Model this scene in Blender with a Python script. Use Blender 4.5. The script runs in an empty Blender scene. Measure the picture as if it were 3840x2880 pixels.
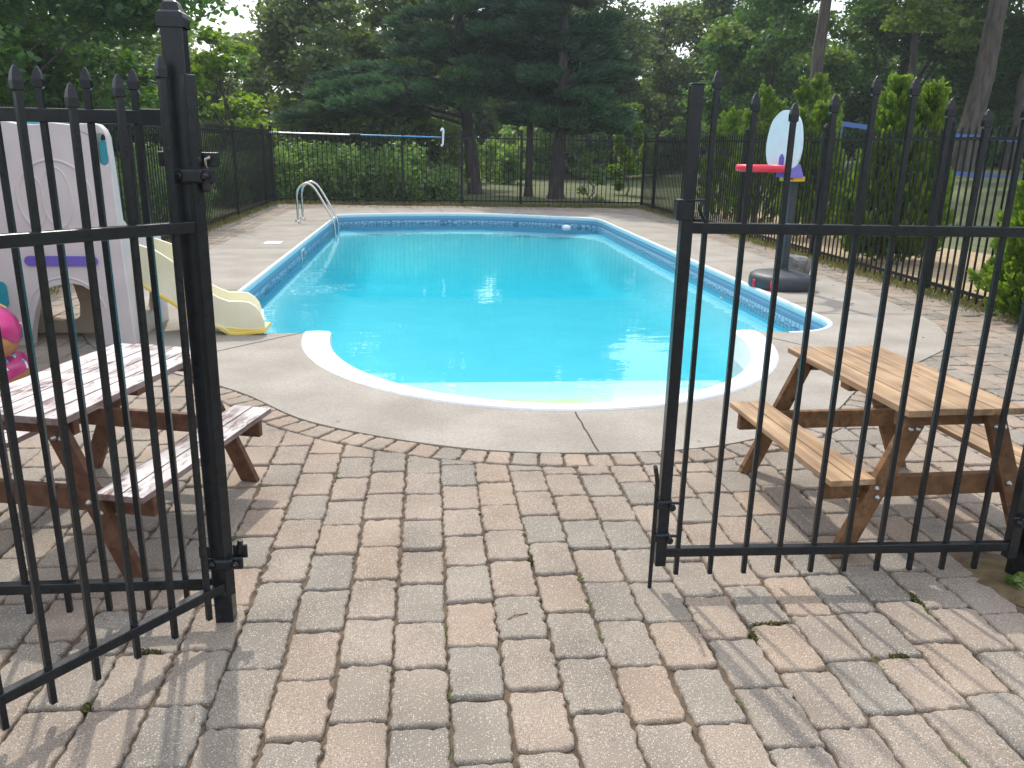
import bpy, bmesh, math, random
import numpy as np
from mathutils import Vector, Matrix
random.seed(7); RNG = np.random.default_rng(11)
sc = bpy.context.scene
COL = sc.collection
R = math.radians

# ------------------------------------------------------------------ camera
EYE = 1.5
F_PX, W_PX = 3050.0, 3840.0
pitch = math.atan(895/3050.0); roll = 0.0203; yaw = math.atan(0.104)
fw = Vector((0, math.cos(pitch), -math.sin(pitch)))
up0 = Vector((0, math.sin(pitch), math.cos(pitch))); rt0 = Vector((1, 0, 0))
rt = rt0*math.cos(roll)+up0*math.sin(roll); up = up0*math.cos(roll)-rt0*math.sin(roll)
RZ = Matrix.Rotation(-yaw, 3, 'Z')
fw, rt, up = RZ@fw, RZ@rt, RZ@up
cam = bpy.data.cameras.new('camera'); camo = bpy.data.objects.new('camera', cam); COL.objects.link(camo)
m = Matrix(((rt.x, up.x, -fw.x), (rt.y, up.y, -fw.y), (rt.z, up.z, -fw.z))).to_4x4()
m.translation = (0, 0, EYE)
camo.matrix_world = m
cam.sensor_width = 36; cam.lens = F_PX/W_PX*36; cam.clip_start = .05; cam.clip_end = 2000
sc.camera = camo
sc.render.resolution_x = 1024; sc.render.resolution_y = 768

# ------------------------------------------------------------------ light
SUN_EL, SUN_AZ = R(50), R(-12)          # azimuth measured from +Y, clockwise
w = bpy.data.worlds.new('World'); sc.world = w; w.use_nodes = True
nt = w.node_tree; nt.nodes.clear()
sky = nt.nodes.new('ShaderNodeTexSky'); sky.sky_type = 'NISHITA'; sky.sun_disc = False
sky.sun_elevation = SUN_EL; sky.sun_rotation = SUN_AZ; sky.dust_density = 4.0; sky.air_density = 1.0; sky.ozone_density = 1.0
hz = nt.nodes.new('ShaderNodeMixRGB'); hz.inputs[0].default_value = .55; hz.inputs[2].default_value = (11.6, 12.3, 13.6, 1)
bgn = nt.nodes.new('ShaderNodeBackground'); bgn.inputs[1].default_value = .15
out = nt.nodes.new('ShaderNodeOutputWorld')
nt.links.new(sky.outputs[0], hz.inputs[1]); nt.links.new(hz.outputs[0], bgn.inputs[0]); nt.links.new(bgn.outputs[0], out.inputs[0])
sun = bpy.data.lights.new('sun', 'SUN'); sun.energy = 3.0; sun.angle = R(1.3); sun.color = (1, .95, .86)
suno = bpy.data.objects.new('sun', sun); COL.objects.link(suno)
sd = Vector((math.sin(SUN_AZ)*math.cos(SUN_EL), math.cos(SUN_AZ)*math.cos(SUN_EL), math.sin(SUN_EL)))
suno.rotation_euler = sd.to_track_quat('Z', 'Y').to_euler()
sc.view_settings.view_transform = 'Standard'; sc.view_settings.look = 'None'
sc.view_settings.exposure = .17; sc.view_settings.gamma = 1
sc.render.engine = 'CYCLES'
cy = sc.cycles
cy.transparent_max_bounces = 24; cy.max_bounces = 8; cy.transmission_bounces = 6; cy.caustics_reflective = False; cy.caustics_refractive = False

# ------------------------------------------------------------------ material helpers
def mat(name, col, rough=.6, var=0, vscale=8, bump=0, bscale=60, spec=.5, metal=0, stretch=None, col2=None, detail=4, tint=0):
    m = bpy.data.materials.new(name); m.use_nodes = True
    t = m.node_tree; b = t.nodes['Principled BSDF']
    b.inputs['Roughness'].default_value = rough; b.inputs['Metallic'].default_value = metal
    b.inputs['Specular IOR Level'].default_value = spec
    b.inputs['Base Color'].default_value = (*col, 1)
    tc = t.nodes.new('ShaderNodeTexCoord'); mp = t.nodes.new('ShaderNodeMapping')
    t.links.new(tc.outputs['Object'], mp.inputs[0])
    if stretch: mp.inputs['Scale'].default_value = stretch
    if var or col2:
        n = t.nodes.new('ShaderNodeTexNoise'); n.inputs['Scale'].default_value = vscale; n.inputs['Detail'].default_value = detail
        t.links.new(mp.outputs[0], n.inputs[0])
        r = t.nodes.new('ShaderNodeValToRGB'); r.color_ramp.elements[0].position = .33; r.color_ramp.elements[1].position = .67
        c2 = col2 if col2 else tuple(min(1, c*(1+var)) for c in col)
        c1 = col if col2 else tuple(c*(1-var) for c in col)
        r.color_ramp.elements[0].color = (*c1, 1); r.color_ramp.elements[1].color = (*c2, 1)
        t.links.new(n.outputs[0], r.inputs[0]); t.links.new(r.outputs[0], b.inputs['Base Color'])
    if bump:
        n2 = t.nodes.new('ShaderNodeTexNoise'); n2.inputs['Scale'].default_value = bscale; n2.inputs['Detail'].default_value = 4
        bp = t.nodes.new('ShaderNodeBump'); bp.inputs['Strength'].default_value = bump; bp.inputs['Distance'].default_value = .01
        t.links.new(mp.outputs[0], n2.inputs[0]); t.links.new(n2.outputs[0], bp.inputs['Height']); t.links.new(bp.outputs[0], b.inputs['Normal'])
    return m

def leafmat(name, c1, c2, trans=.45, rough=.5):
    m = bpy.data.materials.new(name); m.use_nodes = True; t = m.node_tree; t.nodes.clear()
    a = t.nodes.new('ShaderNodeAttribute'); a.attribute_name = 'tint'
    r = t.nodes.new('ShaderNodeValToRGB'); r.color_ramp.elements[0].color = (*c1, 1); r.color_ramp.elements[1].color = (*c2, 1)
    t.links.new(a.outputs['Fac'], r.inputs[0])
    d = t.nodes.new('ShaderNodeBsdfPrincipled'); d.inputs['Roughness'].default_value = rough; d.inputs['Specular IOR Level'].default_value = .35
    tr = t.nodes.new('ShaderNodeBsdfTranslucent')
    g = t.nodes.new('ShaderNodeMixRGB'); g.blend_type = 'MULTIPLY'; g.inputs[0].default_value = 1; g.inputs[2].default_value = (1.5, 1.6, .45, 1)
    t.links.new(r.outputs[0], g.inputs[1]); t.links.new(r.outputs[0], d.inputs['Base Color']); t.links.new(g.outputs[0], tr.inputs[0])
    mx = t.nodes.new('ShaderNodeMixShader'); mx.inputs[0].default_value = trans
    o = t.nodes.new('ShaderNodeOutputMaterial')
    t.links.new(d.outputs[0], mx.inputs[1]); t.links.new(tr.outputs[0], mx.inputs[2]); t.links.new(mx.outputs[0], o.inputs[0])
    return m

# ------------------------------------------------------------------ mesh helpers
class MB:
    def __init__(s): s.v = []; s.f = []; s.sm = []
    def add(s, vs, fs, smooth=False):
        o = len(s.v); s.v += [tuple(v) for v in vs]; s.f += [tuple(i+o for i in f) for f in fs]; s.sm += [smooth]*len(fs)
    def box(s, c, d, rot=None, bev=0):
        hx, hy, hz = d[0]/2, d[1]/2, d[2]/2
        if bev:
            bm = bmesh.new(); bmesh.ops.create_cube(bm, size=1)
            for v in bm.verts: v.co = Vector((v.co.x*d[0], v.co.y*d[1], v.co.z*d[2]))
            bmesh.ops.bevel(bm, geom=bm.edges[:], offset=bev, segments=2, affect='EDGES', profile=.5)
            vs = [v.co.copy() for v in bm.verts]; bm.verts.index_update(); fs = [[v.index for v in f.verts] for f in bm.faces]; bm.free()
        else:
            vs = [Vector((x, y, z)) for x in (-hx, hx) for y in (-hy, hy) for z in (-hz, hz)]
            fs = [(0, 1, 3, 2), (4, 6, 7, 5), (0, 4, 5, 1), (2, 3, 7, 6), (0, 2, 6, 4), (1, 5, 7, 3)]
        if rot is not None: vs = [rot@v for v in vs]
        s.add([v+Vector(c) for v in vs], fs)
    def bar(s, a, b, wd, ht, upv=(0, 0, 1), bev=0):
        a, b = Vector(a), Vector(b); x = (b-a); L = x.length; x.normalize()
        z = Vector(upv); y = z.cross(x); 
        if y.length < 1e-4: y = Vector((0, 1, 0)).cross(x)
        y.normalize(); z = x.cross(y)
        M = Matrix((x, y, z)).transposed()
        s.box((a+b)/2, (L, wd, ht), M, bev)
    def tube(s, pts, rad, n=10, cap=True, smooth=True):
        pts = [Vector(p) for p in pts]
        if not isinstance(rad, (list, tuple)): rad = [rad]*len(pts)
        vs = []; ref = None
        for i, p in enumerate(pts):
            t = (pts[min(i+1, len(pts)-1)]-pts[max(i-1, 0)]).normalized()
            if ref is None: ref = Vector((1, 0, 0)) if abs(t.x) < .9 else Vector((0, 1, 0))
            u = (ref - t*ref.dot(t)).normalized(); ref = u; v = t.cross(u)
            for k in range(n):
                a = 2*math.pi*k/n; vs.append(p+(u*math.cos(a)+v*math.sin(a))*rad[i])
        fs = [(i*n+k, i*n+(k+1) % n, (i+1)*n+(k+1) % n, (i+1)*n+k) for i in range(len(pts)-1) for k in range(n)]
        s.add(vs, fs, smooth)
        if cap:
            s.add(vs[:n], [tuple(range(n))[::-1]]); s.add(vs[-n:], [tuple(range(n))])
    def lathe(s, prof, c=(0, 0, 0), n=16, smooth=True, M=None):
        vs = []
        for r_, z in prof:
            for k in range(n):
                a = 2*math.pi*k/n; p = Vector((r_*math.cos(a), r_*math.sin(a), z))
                if M is not None: p = M@p
                vs.append(p+Vector(c))
        fs = [(i*n+k, i*n+(k+1) % n, (i+1)*n+(k+1) % n, (i+1)*n+k) for i in range(len(prof)-1) for k in range(n)]
        s.add(vs, fs, smooth)
        s.add(vs[:n], [tuple(range(n))[::-1]]); s.add(vs[-n:], [tuple(range(n))])
    def torus(s, c, R1, r1, n=40, k=14, sx=1, sz=1):
        vs = [Vector((math.cos(a)*(R1+r1*math.cos(b)), math.sin(a)*(R1+r1*math.cos(b))*sx, r1*sz*math.sin(b)))+Vector(c)
              for a in [2*math.pi*i/n for i in range(n)] for b in [2*math.pi*j/k for j in range(k)]]
        fs = [(i*k+j, ((i+1) % n)*k+j, ((i+1) % n)*k+(j+1) % k, i*k+(j+1) % k) for i in range(n) for j in range(k)]
        s.add(vs, fs, True)
    def spike(s, c, w0, h):   # spear finial, square plan
        x, y, z = c; L = [(w0*.5, 0), (w0*.5, h*.06), (w0*.78, h*.14), (w0*.80, h*.45), (w0*.6, h*.72), (w0*.3, h*.92), (w0*.06, h)]
        vs = []; 
        for r_, zz in L:
            vs += [(x-r_, y-r_*.7, z+zz), (x+r_, y-r_*.7, z+zz), (x+r_, y+r_*.7, z+zz), (x-r_, y+r_*.7, z+zz)]
        fs = [(i*4+k, i*4+(k+1) % 4, i*4+4+(k+1) % 4, i*4+4+k) for i in range(len(L)-1) for k in range(4)]+[tuple(range(len(vs)-4, len(vs)))]
        s.add(vs, fs)
    def build(s, name, m, parent=None, bev=0, sub=0, loc=None):
        me = bpy.data.meshes.new(name); me.from_pydata(s.v, [], s.f); me.update()
        me.polygons.foreach_set('use_smooth', s.sm)
        me.materials.append(m)
        o = bpy.data.objects.new(name, me); COL.objects.link(o)
        if parent is not None: o.parent = parent
        if loc: o.location = loc
        if bev:
            b = o.modifiers.new('b', 'BEVEL'); b.width = bev; b.segments = 2; b.limit_method = 'ANGLE'; b.angle_limit = R(35); b.harden_normals = bool(len(me.polygons) and bev >= .012)
        if sub:
            b = o.modifiers.new('s', 'SUBSURF'); b.levels = b.render_levels = sub
        return o

def poly_prism(outer, holes, d0, d1, plane='xz'):
    """outline with holes -> solid between d0 and d1 along the missing axis"""
    bm = bmesh.new()
    def P(a, b, d): return (a, d, b) if plane == 'xz' else ((a, b, d) if plane == 'xy' else (d, a, b))
    loops = [outer]+list(holes); E = []; vv = []
    for lp in loops:
        vs = [bm.verts.new(P(a, b, d0)) for a, b in lp]; vv.append(vs)
        E += [bm.edges.new((vs[i], vs[(i+1) % len(vs)])) for i in range(len(vs))]
    bmesh.ops.triangle_fill(bm, use_beauty=True, use_dissolve=False, edges=E)
    bm.verts.index_update()
    n = len(bm.verts); tri = [[v.index for v in f.verts] for f in bm.faces]; co = [v.co.copy() for v in bm.verts]
    bm.free()
    off = Vector(P(0, 0, d1-d0)) 
    vs = co+[c+off for c in co]; fs = [tuple(t) for t in tri]+[tuple(i+n for i in t[::-1]) for t in tri]
    k = 0
    for lp in loops:
        m_ = len(lp)
        fs += [(k+i, k+(i+1) % m_, k+(i+1) % m_+n, k+i+n) for i in range(m_)]; k += m_
    return vs, fs
def flat_poly(outer, holes, z):
    vs, fs = poly_prism(outer, holes, z, z+1, 'xy'); n = len(vs)//2
    tr = [f for f in fs if len(f) == 3 and max(f) < n]
    return vs[:n], tr
def add_solid(mb, outer, holes, d0, d1, plane='xz'):
    vs, fs = poly_prism(outer, holes, d0, d1, plane); bm = bmesh.new()
    bv = [bm.verts.new(v) for v in vs]
    for f in fs:
        try: bm.faces.new([bv[i] for i in f])
        except ValueError: pass
    bmesh.ops.recalc_face_normals(bm, faces=bm.faces[:]); bm.verts.index_update()
    mb.add([v.co.copy() for v in bm.verts], [[v.index for v in f.verts] for f in bm.faces]); bm.free()
def spline(pts, n=6, closed=True):
    out = []; N = len(pts)
    rng = range(N) if closed else range(N-1)
    for i in rng:
        p0, p1, p2, p3 = [np.array(pts[(i+k) % N] if closed else pts[min(max(i+k, 0), N-1)], float) for k in (-1, 0, 1, 2)]
        for j in range(n):
            t = j/n; out.append(tuple(.5*((2*p1)+(-p0+p2)*t+(2*p0-5*p1+4*p2-p3)*t*t+(-p0+3*p1-3*p2+p3)*t**3)))
    if not closed: out.append(tuple(pts[-1]))
    return out
def ellipse(cx, cz, rx, rz, n=24): return [(cx+rx*math.cos(2*math.pi*i/n), cz+rz*math.sin(2*math.pi*i/n)) for i in range(n)]
def pill(cx, cz, hw, hh, n=8):
    r = min(hw, hh); o = []
    for qx, qz, a0 in ((1, 1, 0), (-1, 1, 90), (-1, -1, 180), (1, -1, 270)):
        for i in range(n+1):
            a = R(a0+90*i/n); o.append((cx+qx*(hw-r)+r*math.cos(a), cz+qz*(hh-r)+r*math.sin(a)))
    q = []
    for p in o:
        if not q or math.dist(p, q[-1]) > 1e-4: q.append(p)
    if math.dist(q[0], q[-1]) < 1e-4: q.pop()
    return q

def empty(name, loc=(0, 0, 0), rz=0):
    o = bpy.data.objects.new(name, None); COL.objects.link(o); o.location = loc; o.rotation_euler = (0, 0, rz); o.empty_display_size = .1
    return o
def tag(o, label=None, cat=None, group=None, kind=None):
    if label: o['label'] = label
    if cat: o['category'] = cat
    if group: o['group'] = group
    if kind: o['kind'] = kind
    return o

# ------------------------------------------------------------------ materials
def iron_mat():
    return mat('black_paint', (.010, .0125, .015), .26, var=.25, vscale=30, bump=.06, bscale=240, spec=.5)
IRON = iron_mat(); IRON.node_tree.nodes['Principled BSDF'].inputs['Specular IOR Level'].default_value = .36
IRONFAR = mat('black_paint_far', (.008, .010, .011), .5, spec=.25)

# pavers
PAVER = bpy.data.materials.new('paver'); PAVER.use_nodes = True
t = PAVER.node_tree; b = t.nodes['Principled BSDF']; b.inputs['Roughness'].default_value = .88; b.inputs['Specular IOR Level'].default_value = .25
a = t.nodes.new('ShaderNodeAttribute'); a.attribute_name = 'tint'
r = t.nodes.new('ShaderNodeValToRGB')
els = [(0, (.232, .208, .176)), (.25, (.262, .228, .188)), (.55, (.300, .244, .194)), (.8, (.322, .248, .188)), (1, (.285, .238, .192))]
r.color_ramp.elements[0].color = (*els[0][1], 1); r.color_ramp.elements[1].color = (*els[-1][1], 1)
for p, c in els[1:-1]: e = r.color_ramp.elements.new(p); e.color = (*c, 1)
t.links.new(a.outputs['Fac'], r.inputs[0])
tc = t.nodes.new('ShaderNodeTexCoord')
vo = t.nodes.new('ShaderNodeTexVoronoi'); vo.inputs['Scale'].default_value = 165; t.links.new(tc.outputs['Object'], vo.inputs[0])
ch = t.nodes.new('ShaderNodeValToRGB'); ch.color_ramp.elements[0].position = .26; ch.color_ramp.elements[0].color = (1, 1, 1, 1); ch.color_ramp.elements[1].position = .40; ch.color_ramp.elements[1].color = (0, 0, 0, 1)
t.links.new(vo.outputs['Distance'], ch.inputs[0])
sep = t.nodes.new('ShaderNodeSeparateColor'); t.links.new(vo.outputs['Color'], sep.inputs[0])
gt = t.nodes.new('ShaderNodeMath'); gt.operation = 'GREATER_THAN'; gt.inputs[1].default_value = .70; t.links.new(sep.outputs[0], gt.inputs[0])
mu = t.nodes.new('ShaderNodeMath'); mu.operation = 'MULTIPLY'; t.links.new(ch.outputs[0], mu.inputs[0]); t.links.new(gt.outputs[0], mu.inputs[1])
n1 = t.nodes.new('ShaderNodeTexNoise'); n1.inputs['Scale'].default_value = 320; n1.inputs['Detail'].default_value = 3; t.links.new(tc.outputs['Object'], n1.inputs[0])
n3 = t.nodes.new('ShaderNodeTexNoise'); n3.inputs['Scale'].default_value = 3.0; n3.inputs['Detail'].default_value = 5; t.links.new(tc.outputs['Object'], n3.inputs[0])
mr = t.nodes.new('ShaderNodeMapRange'); mr.inputs['From Min'].default_value = .25; mr.inputs['From Max'].default_value = .75; mr.inputs['To Min'].default_value = .40; mr.inputs['To Max'].default_value = 1.55; t.links.new(n1.outputs[0], mr.inputs[0])
mr3 = t.nodes.new('ShaderNodeMapRange'); mr3.inputs['From Min'].default_value = .3; mr3.inputs['From Max'].default_value = .7; mr3.inputs['To Min'].default_value = .78; mr3.inputs['To Max'].default_value = 1.14; t.links.new(n3.outputs[0], mr3.inputs[0])
m1 = t.nodes.new('ShaderNodeMath'); m1.operation = 'MULTIPLY'; t.links.new(mr.outputs[0], m1.inputs[0]); t.links.new(mr3.outputs[0], m1.inputs[1])
vm = t.nodes.new('ShaderNodeVectorMath'); vm.operation = 'SCALE'; t.links.new(r.outputs[0], vm.inputs[0]); t.links.new(m1.outputs[0], vm.inputs['Scale'])
mx = t.nodes.new('ShaderNodeMixRGB'); mx.inputs[2].default_value = (.49, .445, .38, 1); t.links.new(mu.outputs[0], mx.inputs[0]); t.links.new(vm.outputs[0], mx.inputs[1])
t.links.new(mx.outputs[0], b.inputs['Base Color'])
bp = t.nodes.new('ShaderNodeBump'); bp.inputs['Strength'].default_value = .55; bp.inputs['Distance'].default_value = .004; t.links.new(n1.outputs[0], bp.inputs['Height']); t.links.new(bp.outputs[0], b.inputs['Normal'])

SOIL = mat('joint_soil', (.075, .054, .036), .95, col2=(.165, .118, .075), vscale=14, bump=.8, bscale=180, detail=8)
CONC = mat('concrete', (.285, .258, .220), .9, col2=(.375, .342, .298), vscale=1.9, bump=.35, bscale=260, detail=9, spec=.2)
# fine mottling on the concrete
t = CONC.node_tree; b = t.nodes['Principled BSDF']; src = b.inputs['Base Color'].links[0].from_socket
n = t.nodes.new('ShaderNodeTexNoise'); n.inputs['Scale'].default_value = 90; n.inputs['Detail'].default_value = 6
tc = [x for x in t.nodes if x.type == 'TEX_COORD'][0]; t.links.new(tc.outputs['Object'], n.inputs[0])
mr = t.nodes.new('ShaderNodeMapRange'); mr.inputs['From Min'].default_value = .25; mr.inputs['From Max'].default_value = .75; mr.inputs['To Min'].default_value = .78; mr.inputs['To Max'].default_value = 1.2; t.links.new(n.outputs[0], mr.inputs[0])
vm = t.nodes.new('ShaderNodeVectorMath'); vm.operation = 'SCALE'; t.links.new(src, vm.inputs[0]); t.links.new(mr.outputs[0], vm.inputs['Scale']); t.links.new(vm.outputs[0], b.inputs['Base Color'])
GROOVE = mat('groove', (.06, .05, .04), .95)
LAWN = mat('lawn', (.065, .085, .028), .95, col2=(.145, .155, .062), vscale=1.1, bump=1, bscale=90, detail=10)
BARK = mat('bark', (.045, .037, .032), .95, col2=(.12, .10, .085), vscale=9, bump=1, bscale=30, stretch=(1, 1, .18))
BARKP = mat('pine_bark', (.040, .033, .034), .95, col2=(.095, .075, .072), vscale=9, bump=1, bscale=30, stretch=(1, 1, .3))

# ------------------------------------------------------------------ ground
def sm(x): x = min(1, max(0, x)); return x*x*(3-2*x)
def gh(x, y): return 1.0*sm((x-8.5)/9)*sm((y-12)/15)
PX0, PX1, PY0, PY1 = -3.95, 5.62, -3.0, 21.0     # paved yard
mb = MB()
xs = sorted(set([PX0, PX1]+[-220, -120, -60, -40, -30, -22, -16, -12, -9, -6.5]+[7, 8.5, 10, 12, 14, 16, 18, 20, 24, 30, 40, 60, 120, 220]))
ys = sorted(set([PY0, PY1]+[-60, -20, -8]+[0, 3, 6, 9, 12, 14, 16, 18, 19.5]+[23, 25, 27, 30, 34, 40, 50, 70, 120, 260, 420]))
vi = {}
for x in xs:
    for y in ys: vi[x, y] = len(mb.v); mb.v.append((x, y, gh(x, y)-.012+(.012 if x > PX1 or y > PY1 or x < PX0 else 0)))
for i in range(len(xs)-1):
    for j in range(len(ys)-1):
        if xs[i] >= PX0 and xs[i+1] <= PX1 and ys[j] >= PY0 and ys[j+1] <= PY1: continue
        mb.f.append((vi[xs[i], ys[j]], vi[xs[i+1], ys[j]], vi[xs[i+1], ys[j+1]], vi[xs[i], ys[j+1]])); mb.sm.append(True)
tag(mb.build('lawn', LAWN), kind='structure')

# ------------------------------------------------------------------ pool outlines
CX, CY = .885, 6.60
def arc(cx, cy, r, a0, a1, n): return [(cx+r*math.cos(R(a0+(a1-a0)*i/n)), cy+r*math.sin(R(a0+(a1-a0)*i/n))) for i in range(n+1)]
def bay(rx, ry, n=40, a0=180, a1=360): return [(CX+rx*math.cos(R(a0+(a1-a0)*i/n)), CY+ry*math.sin(R(a0+(a1-a0)*i/n))) for i in range(n+1)]
XL, XR = -1.94, 3.66
far = spline([(XR, 17.35), (3.5, 17.85), (2.62, 18.25), (1.72, 18.6), (.85, 18.72), (.0, 18.65), (-.95, 18.42), (-1.82, 18.02), (XL, 17.7)], 5, closed=False)
main_loop = arc(XR-.6, CY-.02+.6, .6, -90, 0, 9)+far+arc(XL+.6, CY-.02+.6, .6, 180, 270, 9)   # counter-clockwise from near right
RXO, RYO, RXI, RYI = 1.905, 2.11, 1.69, 1.985
pool_deck_hole = main_loop+bay(RXO, RYO)                                  # deck opening
pool_water = main_loop+[(CX-RXI-.02, CY-.02)]+bay(RXI, RYI)+[(CX+RXI+.02, CY-.02)]

# deck
deck = spline([(.885, 3.825), (1.6, 3.93), (2.35, 4.38), (2.85, 4.93), (3.75, 5.66), (4.2, 6.09), (4.56, 6.74), (4.74, 7.53), (4.86, 9), (4.86, 11), (4.84, 14), (4.8, 17), (4.72, 18.4), (4.2, 19.3), (3.5, 19.8), (2.4, 20.05), (.9, 20.2), (-.8, 20.1), (-2.3, 20.0), (-2.95, 19.5), (-3.1, 18.4), (-3.1, 15), (-3.1, 12), (-3.1, 9), (-3.02, 7.53), (-2.8, 6.74), (-2.44, 6.09), (-2.0, 5.66), (-1.2, 4.98), (-.65, 4.36), (.15, 3.93)], 6)
mb = MB(); add_solid(mb, deck, [pool_deck_hole], -.055, .003, 'xy')
tag(mb.build('concrete_deck', CONC), kind='structure')
# sawn joints of the deck
mb = MB()
for p in ([(.842, 4.475), (.852, 3.835)], [(-1.04, 6.60), (-1.9, 5.6)], [(2.80, 6.40), (3.4, 5.4)], [(3.70, 7.37), (4.70, 7.34)], [(XR+.03, 11.0), (4.83, 11.0)], [(XR+.03, 14.6), (4.82, 14.6)], [(XL-.03, 8.6), (-3.06, 8.6)], [(XL-.03, 12.1), (-3.08, 12.1)], [(XL-.03, 15.6), (-3.08, 15.6)], [(-.95, 18.46), (-1.3, 20.05)], [(.3, 18.74), (.25, 20.15)], [(1.9, 18.6), (2.2, 20.05)]):
    a_, b_ = p; N = 7; pp = [(a_[0]+(b_[0]-a_[0])*i/N+random.uniform(-.004, .004)*(0 < i < N), a_[1]+(b_[1]-a_[1])*i/N, .0055) for i in range(N+1)]
    for i in range(N):
        a3, b3 = Vector(pp[i]), Vector(pp[i+1]); d = (b3-a3).normalized(); s_ = Vector((-d.y, d.x, 0))*.0045
        mb.add([a3-s_, a3+s_, b3+s_, b3-s_], [(0, 3, 2, 1)])
tag(mb.build('deck_joints', GROOVE), kind='structure')
# stains and debris on the deck
# ------------------------------------------------------------------ pavers
base_out = [(PX0, PY0), (PX1, PY0), (PX1, PY1), (PX0, PY1)]
vs, fs = flat_poly(base_out, [pool_deck_hole], -.014)
mb = MB(); mb.add(vs, fs); tag(mb.build('joint_sand', SOIL), kind='structure')
# region closed to field pavers: deck + border course of the front curve
BW = .165
front = [(x, y) for x, y in deck]
def seg_dist(p, poly):
    P = np.array(poly); Q = np.roll(P, -1, 0); d = Q-P; L = (d**2).sum(1); tt = np.clip(((p-P)*d).sum(1)/L, 0, 1); c = P+d*tt[:, None]; dd = np.hypot(*(p-c).T); i = dd.argmin(); return dd[i], c[i], d[i]/math.sqrt(L[i])
def inside(p, poly):
    P = np.array(poly); Q = np.roll(P, -1, 0); c = ((P[:, 1] > p[1]) != (Q[:, 1] > p[1])); 
    with np.errstate(divide='ignore', invalid='ignore'): xx = P[:, 0]+(p[1]-P[:, 1])*(Q[:, 0]-P[:, 0])/(Q[:, 1]-P[:, 1])
    return bool((c & (p[0] < xx)).sum() % 2)
P = np.array(deck); nrm = []
for i in range(len(P)):
    d = P[(i+1) % len(P)]-P[i-1]; d /= np.hypot(*d); nrm.append((d[1], -d[0]))
nrm = np.array(nrm)
def wborder(x, y): return BW*(1-sm((y-4.95)/.25)) if y < 5.3 else 0
closed = [tuple(P[i]+nrm[i]*(wborder(*P[i])+.006)) for i in range(len(P))]
closed_np = np.array(closed)
def clip(poly, c, n_):      # keep side where (p-c).n > 0
    out = []
    for i in range(len(poly)):
        a_, b_ = poly[i], poly[(i+1) % len(poly)]
        da, db = (a_[0]-c[0])*n_[0]+(a_[1]-c[1])*n_[1], (b_[0]-c[0])*n_[0]+(b_[1]-c[1])*n_[1]
        if da >= 0: out.append(a_)
        if (da >= 0) != (db >= 0):
            q = da/(da-db); out.append((a_[0]+(b_[0]-a_[0])*q, a_[1]+(b_[1]-a_[1])*q))
    return out
def area(p): return abs(sum(p[i][0]*p[(i+1) % len(p)][1]-p[(i+1) % len(p)][0]*p[i][1] for i in range(len(p)))/2)
PV, PF, PT, PS = [], [], [], []
def resample(poly, step):
    out = []
    for i in range(len(poly)):
        a_, b_ = poly[i], poly[(i+1) % len(poly)]; L = math.dist(a_, b_); k = max(1, int(L/step))
        out += [(a_[0]+(b_[0]-a_[0])*j/k, a_[1]+(b_[1]-a_[1])*j/k) for j in range(k)]
    return out
def paver(poly, tint, near):
    """tumbled paver: corners knocked off, wavy rim, rounded shoulder"""
    A = area(poly)
    if A < .002: return
    cx = sum(p[0] for p in poly)/len(poly); cy = sum(p[1] for p in poly)/len(poly)
    # chamfer corners
    q = []; n = len(poly)
    for i in range(n):
        p, a_, b_ = poly[i], poly[i-1], poly[(i+1) % n]
        la, lb = math.dist(p, a_), math.dist(p, b_); c1 = min(random.uniform(.009, .024), la*.3); c2 = min(random.uniform(.009, .024), lb*.3)
        q.append((p[0]+(a_[0]-p[0])/la*c1, p[1]+(a_[1]-p[1])/la*c1))
        if near: q.append((p[0]+((a_[0]-p[0])/la*c1+(b_[0]-p[0])/lb*c2)*.28, p[1]+((a_[1]-p[1])/la*c1+(b_[1]-p[1])/lb*c2)*.28))
        q.append((p[0]+(b_[0]-p[0])/lb*c2, p[1]+(b_[1]-p[1])/lb*c2))
    if near: q = resample(q, .016)
    n = len(q); am = .0028 if near else .001
    ph = random.uniform(0, 9); f1, f2 = random.uniform(35, 110), random.uniform(35, 110)
    q = [(x+random.gauss(0, am)+.0019*math.sin(y*f1+ph), y+random.gauss(0, am)+.0019*math.sin(x*f2+ph*2)) for x, y in q]
    z = random.gauss(0, .0022); tx, ty = random.gauss(0, .006), random.gauss(0, .006)
    zz = lambda x, y: z+(x-cx)*tx+(y-cy)*ty
    rings = [(0, -.030), (.0, -.009), (.0035, -.0028), (.010, 0)] if near else [(0, -.03), (0, -.006), (.008, 0)]
    o = len(PV)
    for ins, dz in rings:
        for x, y in q:
            L = math.hypot(x-cx, y-cy) or 1; k = 1-ins/L
            PV.append((cx+(x-cx)*k, cy+(y-cy)*k, zz(x, y)+dz))
    m_ = len(rings)
    for i in range(m_-1):
        for j in range(n):
            PF.append((o+i*n+j, o+i*n+(j+1) % n, o+(i+1)*n+(j+1) % n, o+(i+1)*n+j)); PT.append(tint); PS.append(near)
    PF.append(tuple(range(o+(m_-1)*n, o+m_*n))); PT.append(tint); PS.append(False)
PW, PL, GAP = .1645, .2505, .0085
x0 = .043-PW*40
ncol = 0; JOINTS = []
x = x0
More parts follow.
